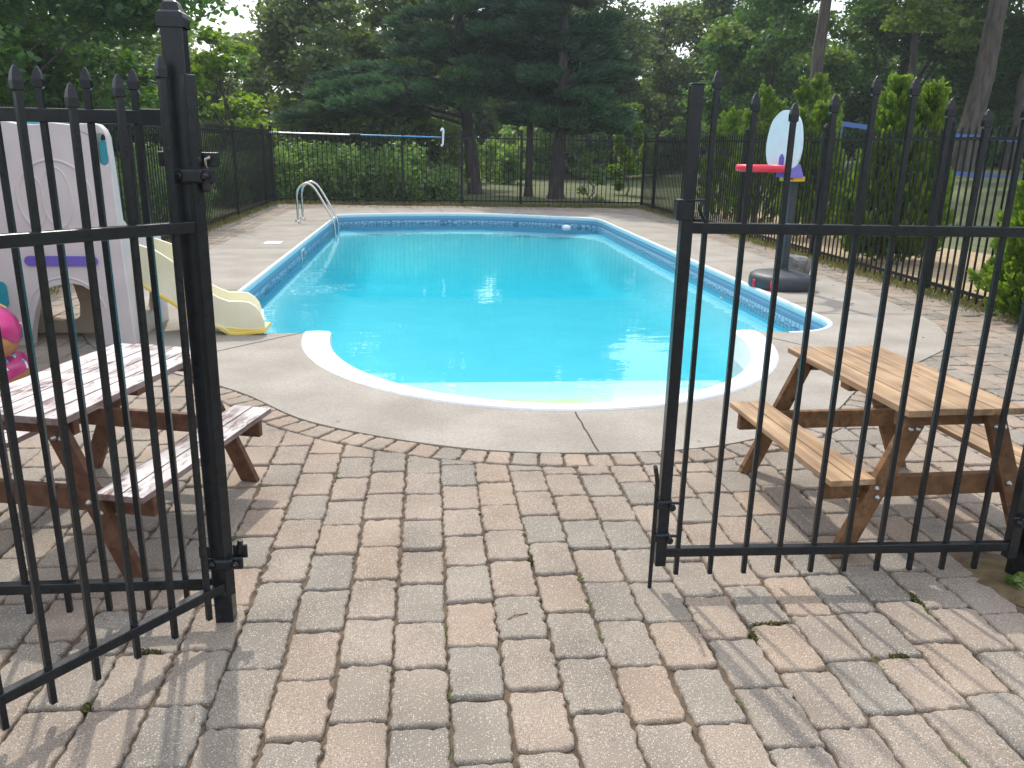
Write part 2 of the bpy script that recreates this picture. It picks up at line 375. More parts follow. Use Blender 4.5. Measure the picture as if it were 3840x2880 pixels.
while x < PX1-.02:
    if x+PW > PX0:
        y = 1.0+random.choice([0, .5, .25, .75])*PL+random.uniform(-.03, .03)-(PL if ncol % 2 else PL*.5)
        y -= 4*PL if (x < -2.5 or x > 3.5) else 0
        while y < PY1:
            L = PL*random.choice([1, 1, 1, 1, .98, 1.02]); 
            g2 = GAP*random.uniform(.6, 1.35)/2; j = lambda: random.gauss(0, .0016)
            xa, xb, ya, yb = x+g2+j(), x+PW-g2+j(), y+g2+j(), y+L-g2+j()
            poly = [(xa, ya), (xb, ya+j()), (xb+j(), yb), (xa+j(), yb+j())]
            c = np.array([(xa+xb)/2, (ya+yb)/2]); tint = random.choice([random.uniform(0, .3), random.uniform(.3, .6), random.uniform(.55, 1), random.uniform(.2, 1)])
            y += L
            if ya < .5 and abs(c[0]) < 2.2 and False: continue
            if 2.02 < c[0] < 2.42 and 2.34 < c[1] < 2.64: continue          # bare earth at the gate post
            ins_c = inside(c, closed); dist, cp, dr = seg_dist(c, closed)
            if dist < .2:
                nn = np.array([dr[1], -dr[0]])
                poly = clip(poly, cp, nn) if poly else poly
                # second nearest orientation is ignored, the curve is gentle
            elif ins_c: continue
            if len(poly) < 3 or c[1] > PY1 or c[0] > PX1: continue
            paver(poly, tint, c[1] < 6.2)
            if c[1] < 4: JOINTS.append(((xa+xb)/2, ya-g2*.5))
    x += PW; ncol += 1
# border course along the curve
i0 = 0; path = []
L_ = len(deck)
idx = [i for i in range(L_) if deck[i][1] < 5.2]
idx = sorted(idx, key=lambda i: deck[i][0])
pp = [P[i]+nrm[i]*.004 for i in idx]; po = [P[i]+nrm[i]*(BW-.001) for i in idx]
s = [0]
for k in range(1, len(pp)): s.append(s[-1]+math.dist(pp[k], pp[k-1]))
def on(arr, q): 
    return (np.interp(q, s, [a_[0] for a_ in arr]), np.interp(q, s, [a_[1] for a_ in arr]))
q = 0.02
while q < s[-1]-.1:
    L = random.choice([.125, .128, .132, .12]); g2 = .006
    a_, b_, c_, d_ = on(po, q+g2), on(po, q+L-g2), on(pp, q+L-g2), on(pp, q+g2)
    paver([a_, b_, c_, d_], random.uniform(.2, 1), True); q += L
me = bpy.data.meshes.new('paver_patio'); me.from_pydata(PV, [], PF); me.update()
me.polygons.foreach_set('use_smooth', PS)
at_ = me.attributes.new('tint', 'FLOAT', 'FACE'); at_.data.foreach_set('value', PT)
me.materials.append(PAVER); o = bpy.data.objects.new('paver_patio', me); COL.objects.link(o); tag(o, kind='structure')

# ------------------------------------------------------------------ swimming pool
WATER_Z = -.215
LINER = bpy.data.materials.new('vinyl_liner'); LINER.use_nodes = True
t = LINER.node_tree; b = t.nodes['Principled BSDF']; b.inputs['Roughness'].default_value = .45; b.inputs['Specular IOR Level'].default_value = .3
tc = t.nodes.new('ShaderNodeTexCoord'); sx = t.nodes.new('ShaderNodeSeparateXYZ'); t.links.new(tc.outputs['Object'], sx.inputs[0])
mr = t.nodes.new('ShaderNodeMapRange'); mr.inputs['From Min'].default_value = -.32; mr.inputs['From Max'].default_value = -.06; t.links.new(sx.outputs[2], mr.inputs[0])
rp = t.nodes.new('ShaderNodeValToRGB'); rp.color_ramp.interpolation = 'CONSTANT'
W0 = (.14, .76, .96)
def zt(z): return (z+.32)/.26
E_ = [(0, W0), (zt(-.275), (.06, .16, .30)), (zt(-.270), (.27, .47, .60)), (zt(-.150), (.05, .12, .24)), (zt(-.143), (.11, .24, .38)), (zt(-.115), (.10, .20, .36)), (zt(-.110), (.16, .34, .50)), (zt(-.082), (.09, .19, .34)), (zt(-.078), (.16, .34, .50))]
rp.color_ramp.elements[0].color = (*E_[0][1], 1); rp.color_ramp.elements[0].position = 0
rp.color_ramp.elements[1].color = (*E_[1][1], 1); rp.color_ramp.elements[1].position = E_[1][0]
for p, c in E_[2:]: e = rp.color_ramp.elements.new(p); e.color = (*c, 1)
t.links.new(mr.outputs[0], rp.inputs[0])
# printed tile motif in the border band: repeated lozenges along the wall
wv = t.nodes.new('ShaderNodeTexVoronoi'); wv.feature = 'DISTANCE_TO_EDGE'; wv.inputs['Scale'].default_value = 11; wv.inputs['Randomness'].default_value = .55
t.links.new(tc.outputs['Object'], wv.inputs[0])
lt = t.nodes.new('ShaderNodeMath'); lt.operation = 'LESS_THAN'; lt.inputs[1].default_value = .085; t.links.new(wv.outputs['Distance'], lt.inputs[0])
b1 = t.nodes.new('ShaderNodeMath'); b1.operation = 'LESS_THAN'; b1.inputs[1].default_value = -.152; t.links.new(sx.outputs[2], b1.inputs[0])
b2 = t.nodes.new('ShaderNodeMath'); b2.operation = 'GREATER_THAN'; b2.inputs[1].default_value = -.27; t.links.new(sx.outputs[2], b2.inputs[0])
m1 = t.nodes.new('ShaderNodeMath'); m1.operation = 'MULTIPLY'; t.links.new(b1.outputs[0], m1.inputs[0]); t.links.new(b2.outputs[0], m1.inputs[1])
m2 = t.nodes.new('ShaderNodeMath'); m2.operation = 'MULTIPLY'; t.links.new(m1.outputs[0], m2.inputs[0]); t.links.new(lt.outputs[0], m2.inputs[1])
m3 = t.nodes.new('ShaderNodeMath'); m3.operation = 'MULTIPLY'; m3.inputs[1].default_value = .8; t.links.new(m2.outputs[0], m3.inputs[0])
mx = t.nodes.new('ShaderNodeMixRGB'); mx.inputs[2].default_value = (.05, .13, .27, 1); t.links.new(m3.outputs[0], mx.inputs[0]); t.links.new(rp.outputs[0], mx.inputs[1]); t.links.new(mx.outputs[0], b.inputs['Base Color'])
FLOORM = mat('pool_floor_vinyl', (.13, .60, .77), .5, col2=(.15, .64, .81), vscale=2.5)
COPE = mat('coping_white', (.74, .79, .82), .4, var=.04, vscale=6)
STEPW = mat('molded_step', (.80, .80, .80), .45, col2=(.70, .71, .70), vscale=11, detail=8, bump=.05)
STEPU = mat('molded_step_tread', (.70, .84, .86), .5, col2=(.62, .80, .84), vscale=4, stretch=(1, 6, 1))
STAIN = mat('algae_stain', (.66, .74, .42), .7, col2=(.68, .83, .80), vscale=2.2)
pool = empty('swimming_pool', (CX, 12, 0))
tag(pool, 'large blue vinyl-lined in-ground pool with rounded white step bay', 'swimming pool')
PO = (-CX, -12, 0)
def pbuild(mb, name, m, **k): return mb.build(name, m, pool, loc=PO, **k)
LINER_LOC = True
# liner wall and coping follow the main outline only
def sweep(loop, prof):
    Q = np.array(loop); nn = []
    for i in range(len(Q)):
        d = Q[min(i+1, len(Q)-1)]-Q[max(i-1, 0)]; d /= np.hypot(*d); nn.append((d[1], -d[0]))
    vs, fs = [], []; k = len(prof)
    for i in range(len(Q)):
        for o_, z in prof: vs.append((Q[i][0]+nn[i][0]*o_, Q[i][1]+nn[i][1]*o_, z))
    for i in range(len(Q)-1):
        for j in range(k-1): fs.append((i*k+j, i*k+j+1, (i+1)*k+j+1, (i+1)*k+j))
    return vs, fs
ml = [(CX+RXI, CY-.02)]+main_loop+[(CX-RXI, CY-.02)]
def floor_z(x, y): 
    b_ = -.62-.20*sm((y-11.3)/1.6)+.40*sm((y-13.2)/4.8); return b_+(-.31-b_)*(1-sm(min(x-XL, XR-x, (18.7-y)*1.2)/.85))*sm((y-6.6)/1.2)
mb = MB(); vs, fs = sweep(ml, [(0, -.062), (0, -.15), (0, -.33), (0, -2.1)]); mb.add(vs, fs); pbuild(mb, 'liner_wall', LINER)
mb = MB(); vs, fs = sweep(main_loop, [(.035, -.02), (.035, .004), (.028, .011), (.010, .012), (-.004, .006), (-.006, -.004), (-.004, -.062), (.01, -.066)]); mb.add(vs, fs, True); pbuild(mb, 'coping', COPE)
# floor
mb = MB(); gx = np.linspace(XL-.05, XR+.05, 29); gy = np.concatenate([[4.4, 6.6], np.linspace(6.8, 8, 5), np.linspace(9, 11.2, 4), np.linspace(11.3, 18, 34), [19]])
for y in gy:
    for x in gx: mb.v.append((x, y, floor_z(x, y)))
for i in range(len(gy)-1):
    for j in range(len(gx)-1): mb.f.append((i*29+j, i*29+j+1, (i+1)*29+j+1, (i+1)*29+j)); mb.sm.append(True)
pbuild(mb, 'pool_floor', FLOORM)
# white moulded step bay: rim, inner wall, treads
mb = MB()
bo, bi = bay(RXO, RYO, 48), bay(RXI, RYI, 48)
prof = [(0, -.05), (0, .004), (.06, .016), (.5, .020), (.9, .016), (1.0, .004), (1.0, -.9)]
vs, fs = [], []
for (xo, yo), (xi, yi) in zip(bo, bi):
    for q, z in prof: vs.append((xo+(xi-xo)*q, yo+(yi-yo)*q, z))
k = len(prof)
for i in range(48):
    for j in range(k-1): fs.append((i*k+j, (i+1)*k+j, (i+1)*k+j+1, i*k+j+1))
fs += [tuple(range(k)), tuple(range(48*k, 49*k))[::-1]]
mb.add(vs, fs, False); pbuild(mb, 'step_rim', STEPW)
for (yc, cv, z, mm) in ((5.70, .10, -.30, STAIN), (6.14, .05, -.385, STEPU), (6.74, .0, -.47, STEPU)):
    edge = [(CX+x_, yc+cv*x_*x_) for x_ in np.linspace(1.66, -1.66, 21)]
    wall_ = [p for p in bay(RXI+.004, RYI+.004, 60) if p[1] < 6.62]
    if yc < 6.5: 
        edge = [e for e in edge if ((e[0]-CX)/RXI)**2+((e[1]-CY)/RYI)**2 < 1]
        wall_ = [p for p in wall_ if p[1] < edge[0][1]]
    mb = MB(); add_solid(mb, wall_+edge, [], z-.02 if yc < 6.5 else -.8, z, 'xy')
    mb2 = mb
    # riser
    for i in range(len(edge)-1):
        a_, b_ = edge[i], edge[i+1]; mb.add([(a_[0], a_[1]+.001, z), (b_[0], b_[1]+.001, z), (b_[0], b_[1]+.001, z-.11), (a_[0], a_[1]+.001, z-.11)], [(0, 1, 2, 3)])
    pbuild(mb, 'step_tread', mm)
# fittings
mb = MB(); mb.box((XL+.008, 12.77, -.165), (.012, .30, .17), bev=.003); sk = pbuild(mb, 'skimmer_frame', COPE)
mb = MB(); mb.box((XL+.016, 12.77, -.165), (.006, .20, .10)); mb.build('skimmer_mouth', mat('dark_mouth', (.10, .22, .25), .6), sk)
MX = Matrix.Rotation(R(90), 3, 'Y')
mb = MB(); mb.lathe([(.05, 0), (.05, .01), (.03, .02), (.0, .022)], (XR-.002, 9.84, -.33), M=Matrix.Rotation(R(-90), 3, 'Y')); pbuild(mb, 'return_fitting', COPE)
mb = MB(); mb.lathe([(.10, 0), (.10, .015), (.085, .05), (.05, .065), (0, .067)], (3.0, 17.93, WATER_Z-.01), n=20); fl = mb.build('chlorine_float', COPE)
tag(fl, 'small white round float on the water by the far pool wall', 'pool float')

WATER = bpy.data.materials.new('water'); WATER.use_nodes = True; t = WATER.node_tree; t.nodes.clear()
tr = t.nodes.new('ShaderNodeBsdfTransparent'); gl = t.nodes.new('ShaderNodeBsdfGlossy'); gl.inputs['Roughness'].default_value = .0; fr = t.nodes.new('ShaderNodeFresnel'); fr.inputs[0].default_value = 1.333
mxs = t.nodes.new('ShaderNodeMixShader'); o_ = t.nodes.new('ShaderNodeOutputMaterial')
tc = t.nodes.new('ShaderNodeTexCoord'); mp = t.nodes.new('ShaderNodeMapping'); mp.inputs['Scale'].default_value = (1, 1.4, 1); n = t.nodes.new('ShaderNodeTexNoise'); n.inputs['Scale'].default_value = 2.6; n.inputs['Detail'].default_value = 3; n.inputs['Roughness'].default_value = .45
bp = t.nodes.new('ShaderNodeBump'); bp.inputs['Strength'].default_value = .05; bp.inputs['Distance'].default_value = .06
t.links.new(tc.outputs['Object'], mp.inputs[0]); t.links.new(mp.outputs[0], n.inputs[0]); t.links.new(n.outputs[0], bp.inputs['Height'])
t.links.new(bp.outputs[0], gl.inputs['Normal']); t.links.new(bp.outputs[0], fr.inputs['Normal'])
t.links.new(fr.outputs[0], mxs.inputs[0]); t.links.new(tr.outputs[0], mxs.inputs[1]); t.links.new(gl.outputs[0], mxs.inputs[2]); t.links.new(mxs.outputs[0], o_.inputs[0])
WVOL = bpy.data.materials.new('water_body'); WVOL.use_nodes = True; t = WVOL.node_tree; t.nodes.clear()
va = t.nodes.new('ShaderNodeVolumeAbsorption'); va.inputs['Color'].default_value = (.0, .955, .994, 1); va.inputs['Density'].default_value = .42
o_ = t.nodes.new('ShaderNodeOutputMaterial'); tr = t.nodes.new('ShaderNodeBsdfTransparent'); t.links.new(tr.outputs[0], o_.inputs[0]); t.links.new(va.outputs[0], o_.inputs['Volume'])
mb = MB(); vs, fs = flat_poly(pool_water, [], WATER_Z); mb.add(vs, fs); wo = mb.build('water', WATER); tag(wo, kind='structure')
big = [(CX+(x-CX)*1.004, 12+(y-12)*1.002) for x, y in pool_water]
mb = MB(); add_solid(mb, big, [], -2.2, WATER_Z-.003, 'xy'); wv_ = mb.build('water_depth', WVOL); tag(wv_, kind='structure')

# ------------------------------------------------------------------ iron fences
def picket_mesh(w0, z0, z1, fin, m, finial_sep):
    mb = MB(); mb.box((0, 0, (z0+z1-fin)/2), (w0, w0, z1-fin-z0))
    if not finial_sep: mb.spike((0, 0, z1-fin), w0, fin)
    me = mb.build('picket', m); return me
def fence_post(parent, p, h=1.80, w0=.064, m=IRON, name='post', z0=-.02, cap=True, rz=0):
    M = Matrix.Rotation(rz, 3, 'Z')
    mb = MB(); mb.box((p[0], p[1], (z0+h)/2), (w0, w0, h-z0), M, bev=.004); o = mb.build(name, m, parent)
    if cap:
        mb = MB(); cw = w0*1.22; x, y = p[0], p[1]
        L = [(cw/2, h-.020), (cw/2, h+.004), (cw/2*.92, h+.016), (cw*.36, h+.022), (cw*.27, h+.042), (cw*.12, h+.05)]
        vs = []
        for r_, z in L: vs += [M@Vector((sx_*r_, sy_*r_, 0))+Vector((x, y, z)) for sx_, sy_ in ((-1, -1), (1, -1), (1, 1), (-1, 1))]
        fs = [(i*4+k, i*4+(k+1) % 4, i*4+4+(k+1) % 4, i*4+4+k) for i in range(len(L)-1) for k in range(4)]+[tuple(range(20, 24))]
        mb.add(vs, fs); mb.build('post_cap', m, o, bev=.002)
    return o
def copy_part(o, parent, loc):
    c = o.copy(); COL.objects.link(c); c.parent = parent; c.location = loc
    for ch in list(o.children):
        d = ch.copy(); COL.objects.link(d); d.parent = c
    return c
def run_fence(name, label, a, b, posts, sp=.115, rail=(.13, 1.655), tip=1.79, keep=100, from_end=False, gate=None):
    """perimeter fence from a to b; posts are distances along it"""
    a, b = Vector((*a, 0)), Vector((*b, 0)); L = (b-a).length; d = (b-a).normalized(); ang = math.atan2(d.y, d.x)
    root = empty(name, a, ang); tag(root, label, 'fence', 'black iron fences around the pool yard')
    for q in posts: fence_post(root, (q, 0), 1.82, .062, IRONFAR)
    for z in rail:
        mb = MB(); mb.box((L/2, 0, z), (L, .028, .034)); mb.build('rail', IRONFAR, root)
    n = int(L/sp); xs = [sp*(i+.5) for i in range(n) if all(abs(sp*(i+.5)-q) > .05 for q in posts)]
    if from_end: xs = xs[::-1]
    mb = MB(); mb.box((0, 0, .86), (.016, .016, 1.66)); mb.spike((0, 0, 1.69), .016, .085); p0 = mb.build('picket', IRONFAR, root)
    p0.location = (xs[0], 0, 0)
    for x in xs[1:keep]: copy_part(p0, root, (x, 0, random.uniform(-.004, .004)))
    if len(xs) > keep:
        mb = MB()
        for x in xs[keep:]: mb.box((x, 0, .86), (.016, .016, 1.66)); mb.spike((x, 0, 1.69), .016, .085)
        o = mb.build('picket_row', IRONFAR, root); o['kind'] = 'stuff'
    return root
LP = [2.42, 5.6, 8.52, 11.34, 14.2, 17.08, 19.98]
run_fence('iron_fence', 'black iron picket fence along the left side behind the play tower', (-3.86, 2.42), (-3.80, 21.0), [y-2.42 for y in LP[1:]], keep=100, from_end=True)
ff = run_fence('iron_fence', 'black iron picket fence across the far end behind the pool, with a double gate', (-3.80, 21.0), (5.50, 21.2), [0, 3.15, 4.62, 6.12, 9.30], keep=100)
run_fence('iron_fence', 'black iron picket fence along the right side in front of the cedars', (5.50, 1.6), (5.50, 21.2), [1.2, 4.1, 6.93, 9.75, 12.7, 15.6, 18.5], keep=100)
# drop bolt box of the far double gate
mb = MB(); mb.box((4.62, -.03, .16), (.09, .05, .16), bev=.01); mb.box((4.62, -.03, .05), (.05, .03, .2)); mb.build('gate_bolt', IRONFAR, ff)

# near left: fixed fence with the big post
nf = empty('iron_fence', (-.67, 2.41, 0)); tag(nf, 'black iron fence panel ending at the tall capped post left of the opening', 'fence', 'black iron fences around the pool yard')
fence_post(nf, (0, 0), 1.80, .057, IRON)
for z, hh in ((.135, .034), (1.553, .036)):
    mb = MB(); mb.box((-1.6, 0, z), (3.16, .03, hh), bev=.003); mb.build('rail', IRON, nf)
mb = MB(); mb.box((-.07, 0, 1.553), (.075, .036, .044), bev=.003); mb.box((-.036, 0, 1.553), (.012, .05, .075), bev=.004); mb.build('rail_bracket', IRON, nf)
mb = MB(); mb.box((-.07, 0, .135), (.075, .036, .042), bev=.003); mb.build('rail_bracket', IRON, nf)
FIN = None
def near_picket(parent, loc, tip, first=[None, None], w0=.0160, z0=.045):
    mb = MB(); mb.box((0, 0, (z0+tip-.05)/2), (w0, w0, tip-.05-z0), bev=.0012); o = mb.build('picket', IRON, parent); o.location = loc
    if first[0] is None:
        mb = MB(); mb.spike((0, 0, 0), w0*1.02, .062); first[0] = mb.build('finial', IRON, o, sub=0, bev=.002)
        f = first[0]
    else:
        f = first[0].copy(); COL.objects.link(f); f.parent = o
    f.location = (0, 0, tip-.056)
    return o
for i in range(26): near_picket(nf, (-.117-.1215*i, 0, 0), 1.672)

# near-left gate leaf, swung towards the viewer
ga = Vector((-.655, 2.392, 0)); gd = Vector((-.63, -.777, 0)); gang = math.atan2(gd.y, gd.x)
gl_ = empty('metal_gate', ga, gang); tag(gl_, 'black iron gate leaf at left, swung open toward the viewer', 'gate', 'pair of open iron gate leaves')
LW = 1.40
def gate_leaf(g, LW, top_up, hs, mid=1.264, bot=.135, flip=1):
    mb = MB(); mb.box((.0, 0, (.10+top_up)/2), (.036, .036, top_up-.10), bev=.003); mb.build('upright', IRON, g)
    mb = MB(); mb.box((LW, 0, (.09+top_up)/2), (.036, .036, top_up-.09), bev=.003); mb.build('upright', IRON, g)
    for z in (bot, mid):
        mb = MB(); mb.box((LW/2, 0, z), (LW-.03, .027, .032), bev=.003); mb.build('rail', IRON, g)
    for i, h in enumerate(hs): near_picket(g, (.075+.1225*i if flip == 1 else LW-.06-.1225*i, 0, 0), h)
gate_leaf(gl_, LW, 1.665, [1.70, 1.645, 1.615, 1.645, 1.70, 1.70, 1.645, 1.615, 1.645, 1.70])
gl_.rotation_euler = (.0, .0, gang); gl_.matrix_world = Matrix.Translation(ga) @ Matrix.Rotation(.0068, 4, 'Y') @ Matrix.Rotation(gang, 4, 'Z')
# hinge clamps (on the leaf)
def clamp(parent, z, name='hinge', x=.0, y=0, s_=1):
    mb = MB(); mb.box((x, y, z), (.060*s_, .055*s_, .040*s_), bev=.008); mb.box((x+.035*s_, y-.01, z), (.045*s_, .012, .042*s_), bev=.005); mb.box((x-.035*s_, y-.01, z), (.040*s_, .012, .040*s_), bev=.005)
    mb.lathe([(.011, 0), (.011, .012), (.006, .014), (.006, .022)], (x+.035*s_, y-.016, z), n=8, M=Matrix.Rotation(R(90), 3, 'X'))
    mb.lathe([(.011, 0), (.011, .012), (.006, .014), (.006, .022)], (x-.035*s_, y-.016, z), n=8, M=Matrix.Rotation(R(90), 3, 'X'))
    return mb.build(name, IRON, parent)
h1 = clamp(gl_, .215, s_=1.0); h1.rotation_euler = (0, 0, -gang); h2 = clamp(gl_, 1.402); h2.rotation_euler = (0, 0, -gang)
# latch plate and striker on the big post
mb = MB(); mb.box((.062, .0, 1.445), (.058, .010, .040), bev=.003); mb.build('latch_plate', IRON, nf)
mb = MB(); mb.box((-.050, .0, 1.445), (.044, .010, .040), bev=.003); mb.build('latch_plate', IRON, nf)
CHROME = mat('worn_steel', (.45, .45, .44), .25, metal=1)
mb = MB(); mb.tube([(.058, -.012, 1.415), (.058, -.022, 1.43), (.060, -.026, 1.448), (.072, -.022, 1.452)], .0045, 8); mb.build('latch_lever', CHROME, nf)
mb = MB(); mb.box((.058, -.02, 1.385), (.026, .03, .052), bev=.007); mb.build('latch_body', mat('aged_plastic', (.022, .018, .014), .6, var=.3), nf)
mb = MB(); mb.box((.062, -.006, .245), (.045, .010, .045), bev=.003); mb.box((-.045, -.006, .245), (.04, .010, .04), bev=.003); mb.tube([(.058, -.01, .24), (.066, -.01, .285)], .009, 8); mb.build('post_clip', IRON, nf)

# near-right gate leaf
gb = Vector((.800, 2.522, 0)); gr = empty('metal_gate', gb, math.atan2(-.035, 1.30)); tag(gr, 'black iron gate leaf at right with a drop rod at its free end', 'gate', 'pair of open iron gate leaves')
mb = MB(); mb.box((0, 0, .885), (.038, .038, 1.60), bev=.003); up_ = mb.build('upright', IRON, gr)
mb = MB(); mb.box((0, 0, 1.686), (.040, .040, .006), bev=.002); mb.build('upright_cap', IRON, up_)
mb = MB(); mb.box((1.30, 0, .80), (.038, .038, 1.42), bev=.003); mb.build('upright', IRON, gr)
for z in (.135, 1.262):
    mb = MB(); mb.box((.65, 0, z), (1.27, .027, .034), bev=.003); mb.build('rail', IRON, gr)
for i, h in enumerate([1.722, 1.662, 1.635, 1.664, 1.718, 1.718, 1.66, 1.631, 1.66, 1.715]): near_picket(gr, (.062+.1235*i, 0, 0), h)
for z in (.20, .325):
    mb = MB(); mb.box((-.004, -.004, z), (.055, .055, .036), bev=.008); mb.tube([(.018, -.034, z-.002), (.018, -.048, z-.002)], .012, 10); mb.tube([(.028, -.01, z), (.052, -.012, z)], .005, 6)
    mb.build('rod_clamp', IRON, gr)
mb = MB(); mb.tube([(-.032, -.012, .0), (-.032, -.012, .40), (-.038, -.020, .43), (-.052, -.045, .475)], .0075, 10); mb.build('drop_rod', IRON, gr)
mb = MB(); mb.box((-.012, 0, 1.318), (.050, .044, .065), bev=.004); mb.box((.020, -.02, 1.348), (.06, .012, .008), bev=.002); mb.box((.036, -.018, 1.288), (.032, .014, .010), bev=.002)
mb.tube([(.044, -.02, 1.350), (.036, -.024, 1.335), (.034, -.024, 1.32), (.040, -.024, 1.305), (.052, -.02, 1.29)], .006, 8); mb.build('gate_latch', IRON, gr)
c1 = clamp(gr, .245, x=1.315, y=-.02); 
# big right post
rp_ = empty('fence_post', (2.175, 2.50, 0)); tag(rp_, 'thick black gate post in a patch of bare soil at the right edge', 'fence post')
fence_post(rp_, (0, 0), 1.795, .076, IRON, rz=R(12))
mb = MB(); mb.box((-.01, 0, .245), (.105, .10, .045), bev=.008); mb.box((.05, -.05, .24), (.10, .012, .04), bev=.004); mb.build('hinge', IRON, rp_)
EARTH = mat('bare_earth', (.10, .070, .034), .95, col2=(.20, .145, .07), vscale=12, bump=1, bscale=90, detail=8)
mb = MB(); N = 26; ring = [(2.20+(.29+.03*math.sin(3.1*k)+.03*math.sin(7.3*k))*math.cos(2*math.pi*k/N)*.95, 2.47+(.19+.02*math.sin(5*k))*math.sin(2*math.pi*k/N)) for k in range(N)]
mb.add([(2.19, 2.48, .008)]+[(x, y, -.011) for x, y in ring]+[(2.19+(x-2.19)*.55, 2.48+(y-2.48)*.55, .002+random.uniform(-.003, .004)) for x, y in ring],
       [(1+k, 1+(k+1) % N, 1+N+(k+1) % N, 1+N+k) for k in range(N)]+[(0, 1+N+k, 1+N+(k+1) % N) for k in range(N)], True)
tag(mb.build('bare_soil', EARTH), kind='structure')

# ------------------------------------------------------------------ picnic tables
def wood(name, c1, c2, c3, flake=None, rough=.7):
    m = bpy.data.materials.new(name); m.use_nodes = True; t = m.node_tree; b = t.nodes['Principled BSDF']; b.inputs['Roughness'].default_value = rough; b.inputs['Specular IOR Level'].default_value = .3
    tc = t.nodes.new('ShaderNodeTexCoord'); mp = t.nodes.new('ShaderNodeMapping'); mp.inputs['Scale'].default_value = (26, 1.6, 26); t.links.new(tc.outputs['Object'], mp.inputs[0])
    n = t.nodes.new('ShaderNodeTexNoise'); n.inputs['Scale'].default_value = 1; n.inputs['Detail'].default_value = 9; n.inputs['Distortion'].default_value = .6; t.links.new(mp.outputs[0], n.inputs[0])
    r = t.nodes.new('ShaderNodeValToRGB'); r.color_ramp.elements[0].position = .3; r.color_ramp.elements[1].position = .72; r.color_ramp.elements[0].color = (*c1, 1); r.color_ramp.elements[1].color = (*c3, 1); e = r.color_ramp.elements.new(.5); e.color = (*c2, 1)
    t.links.new(n.outputs[0], r.inputs[0]); src = r.outputs[0]
    bp = t.nodes.new('ShaderNodeBump'); bp.inputs['Strength'].default_value = .35; bp.inputs['Distance'].default_value = .004; t.links.new(n.outputs[0], bp.inputs['Height']); t.links.new(bp.outputs[0], b.inputs['Normal'])
    if flake:
        mp2 = t.nodes.new('ShaderNodeMapping'); mp2.inputs['Scale'].default_value = (34, 8, 34); t.links.new(tc.outputs['Object'], mp2.inputs[0])
        n2 = t.nodes.new('ShaderNodeTexNoise'); n2.inputs['Scale'].default_value = 1; n2.inputs['Detail'].default_value = 12; n2.inputs['Roughness'].default_value = .68; n2.inputs['Distortion'].default_value = 1.2; t.links.new(mp2.outputs[0], n2.inputs[0])
        n3 = t.nodes.new('ShaderNodeTexNoise'); n3.inputs['Scale'].default_value = 5; t.links.new(tc.outputs['Object'], n3.inputs[0])
        ad = t.nodes.new('ShaderNodeMath'); ad.operation = 'MULTIPLY_ADD'; ad.inputs[1].default_value = .55; t.links.new(n3.outputs[0], ad.inputs[0]); t.links.new(n2.outputs[0], ad.inputs[2])
        rr = t.nodes.new('ShaderNodeValToRGB'); rr.color_ramp.elements[0].position = .60; rr.color_ramp.elements[1].position = .80; t.links.new(ad.outputs[0], rr.inputs[0])
        geo = t.nodes.new('ShaderNodeNewGeometry'); sp = t.nodes.new('ShaderNodeSeparateXYZ'); t.links.new(geo.outputs['Normal'], sp.inputs[0])
        upm = t.nodes.new('ShaderNodeMapRange'); upm.inputs['From Min'].default_value = .4; upm.inputs['From Max'].default_value = .8; upm.inputs['To Min'].default_value = .25; t.links.new(sp.outputs[2], upm.inputs[0])
        mm = t.nodes.new('ShaderNodeMath'); mm.operation = 'MULTIPLY'; t.links.new(rr.outputs[0], mm.inputs[0]); t.links.new(upm.outputs[0], mm.inputs[1])
        mx = t.nodes.new('ShaderNodeMixRGB'); t.links.new(mm.outputs[0], mx.inputs[0]); t.links.new(src, mx.inputs[1]); mx.inputs[2].default_value = (*flake, 1); src = mx.outputs[0]
        bp.inputs['Strength'].default_value = .6; t.links.new(ad.outputs[0], bp.inputs['Height'])
    kn = t.nodes.new('ShaderNodeTexVoronoi'); kn.inputs['Scale'].default_value = 1; mk = t.nodes.new('ShaderNodeMapping'); mk.inputs['Scale'].default_value = (11, 4.5, 11); t.links.new(tc.outputs['Object'], mk.inputs[0]); t.links.new(mk.outputs[0], kn.inputs[0])
    kr = t.nodes.new('ShaderNodeValToRGB'); kr.color_ramp.elements[0].position = .05; kr.color_ramp.elements[0].color = (.25, .2, .18, 1); kr.color_ramp.elements[1].position = .15; kr.color_ramp.elements[1].color = (1, 1, 1, 1); t.links.new(kn.outputs['Distance'], kr.inputs[0])
    nb = t.nodes.new('ShaderNodeTexNoise'); nb.inputs['Scale'].default_value = 4; t.links.new(tc.outputs['Object'], nb.inputs[0])
    nr_ = t.nodes.new('ShaderNodeMapRange'); nr_.inputs['From Min'].default_value = .3; nr_.inputs['From Max'].default_value = .7; nr_.inputs['To Min'].default_value = .72; nr_.inputs['To Max'].default_value = 1.22; t.links.new(nb.outputs[0], nr_.inputs[0])
    mk2 = t.nodes.new('ShaderNodeMixRGB'); mk2.blend_type = 'MULTIPLY'; mk2.inputs[0].default_value = 1; t.links.new(src, mk2.inputs[1]); t.links.new(kr.outputs[0], mk2.inputs[2])
    vs_ = t.nodes.new('ShaderNodeVectorMath'); vs_.operation = 'SCALE'; t.links.new(mk2.outputs[0], vs_.inputs[0]); t.links.new(nr_.outputs[0], vs_.inputs['Scale']); src = vs_.outputs[0]
    t.links.new(src, b.inputs['Base Color']); return m
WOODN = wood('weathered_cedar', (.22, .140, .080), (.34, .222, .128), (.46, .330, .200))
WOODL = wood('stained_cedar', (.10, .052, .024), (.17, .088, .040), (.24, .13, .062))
PEEL = wood('peeling_white_paint', (.11, .065, .055), (.16, .095, .085), (.22, .14, .125), flake=(.56, .52, .505))
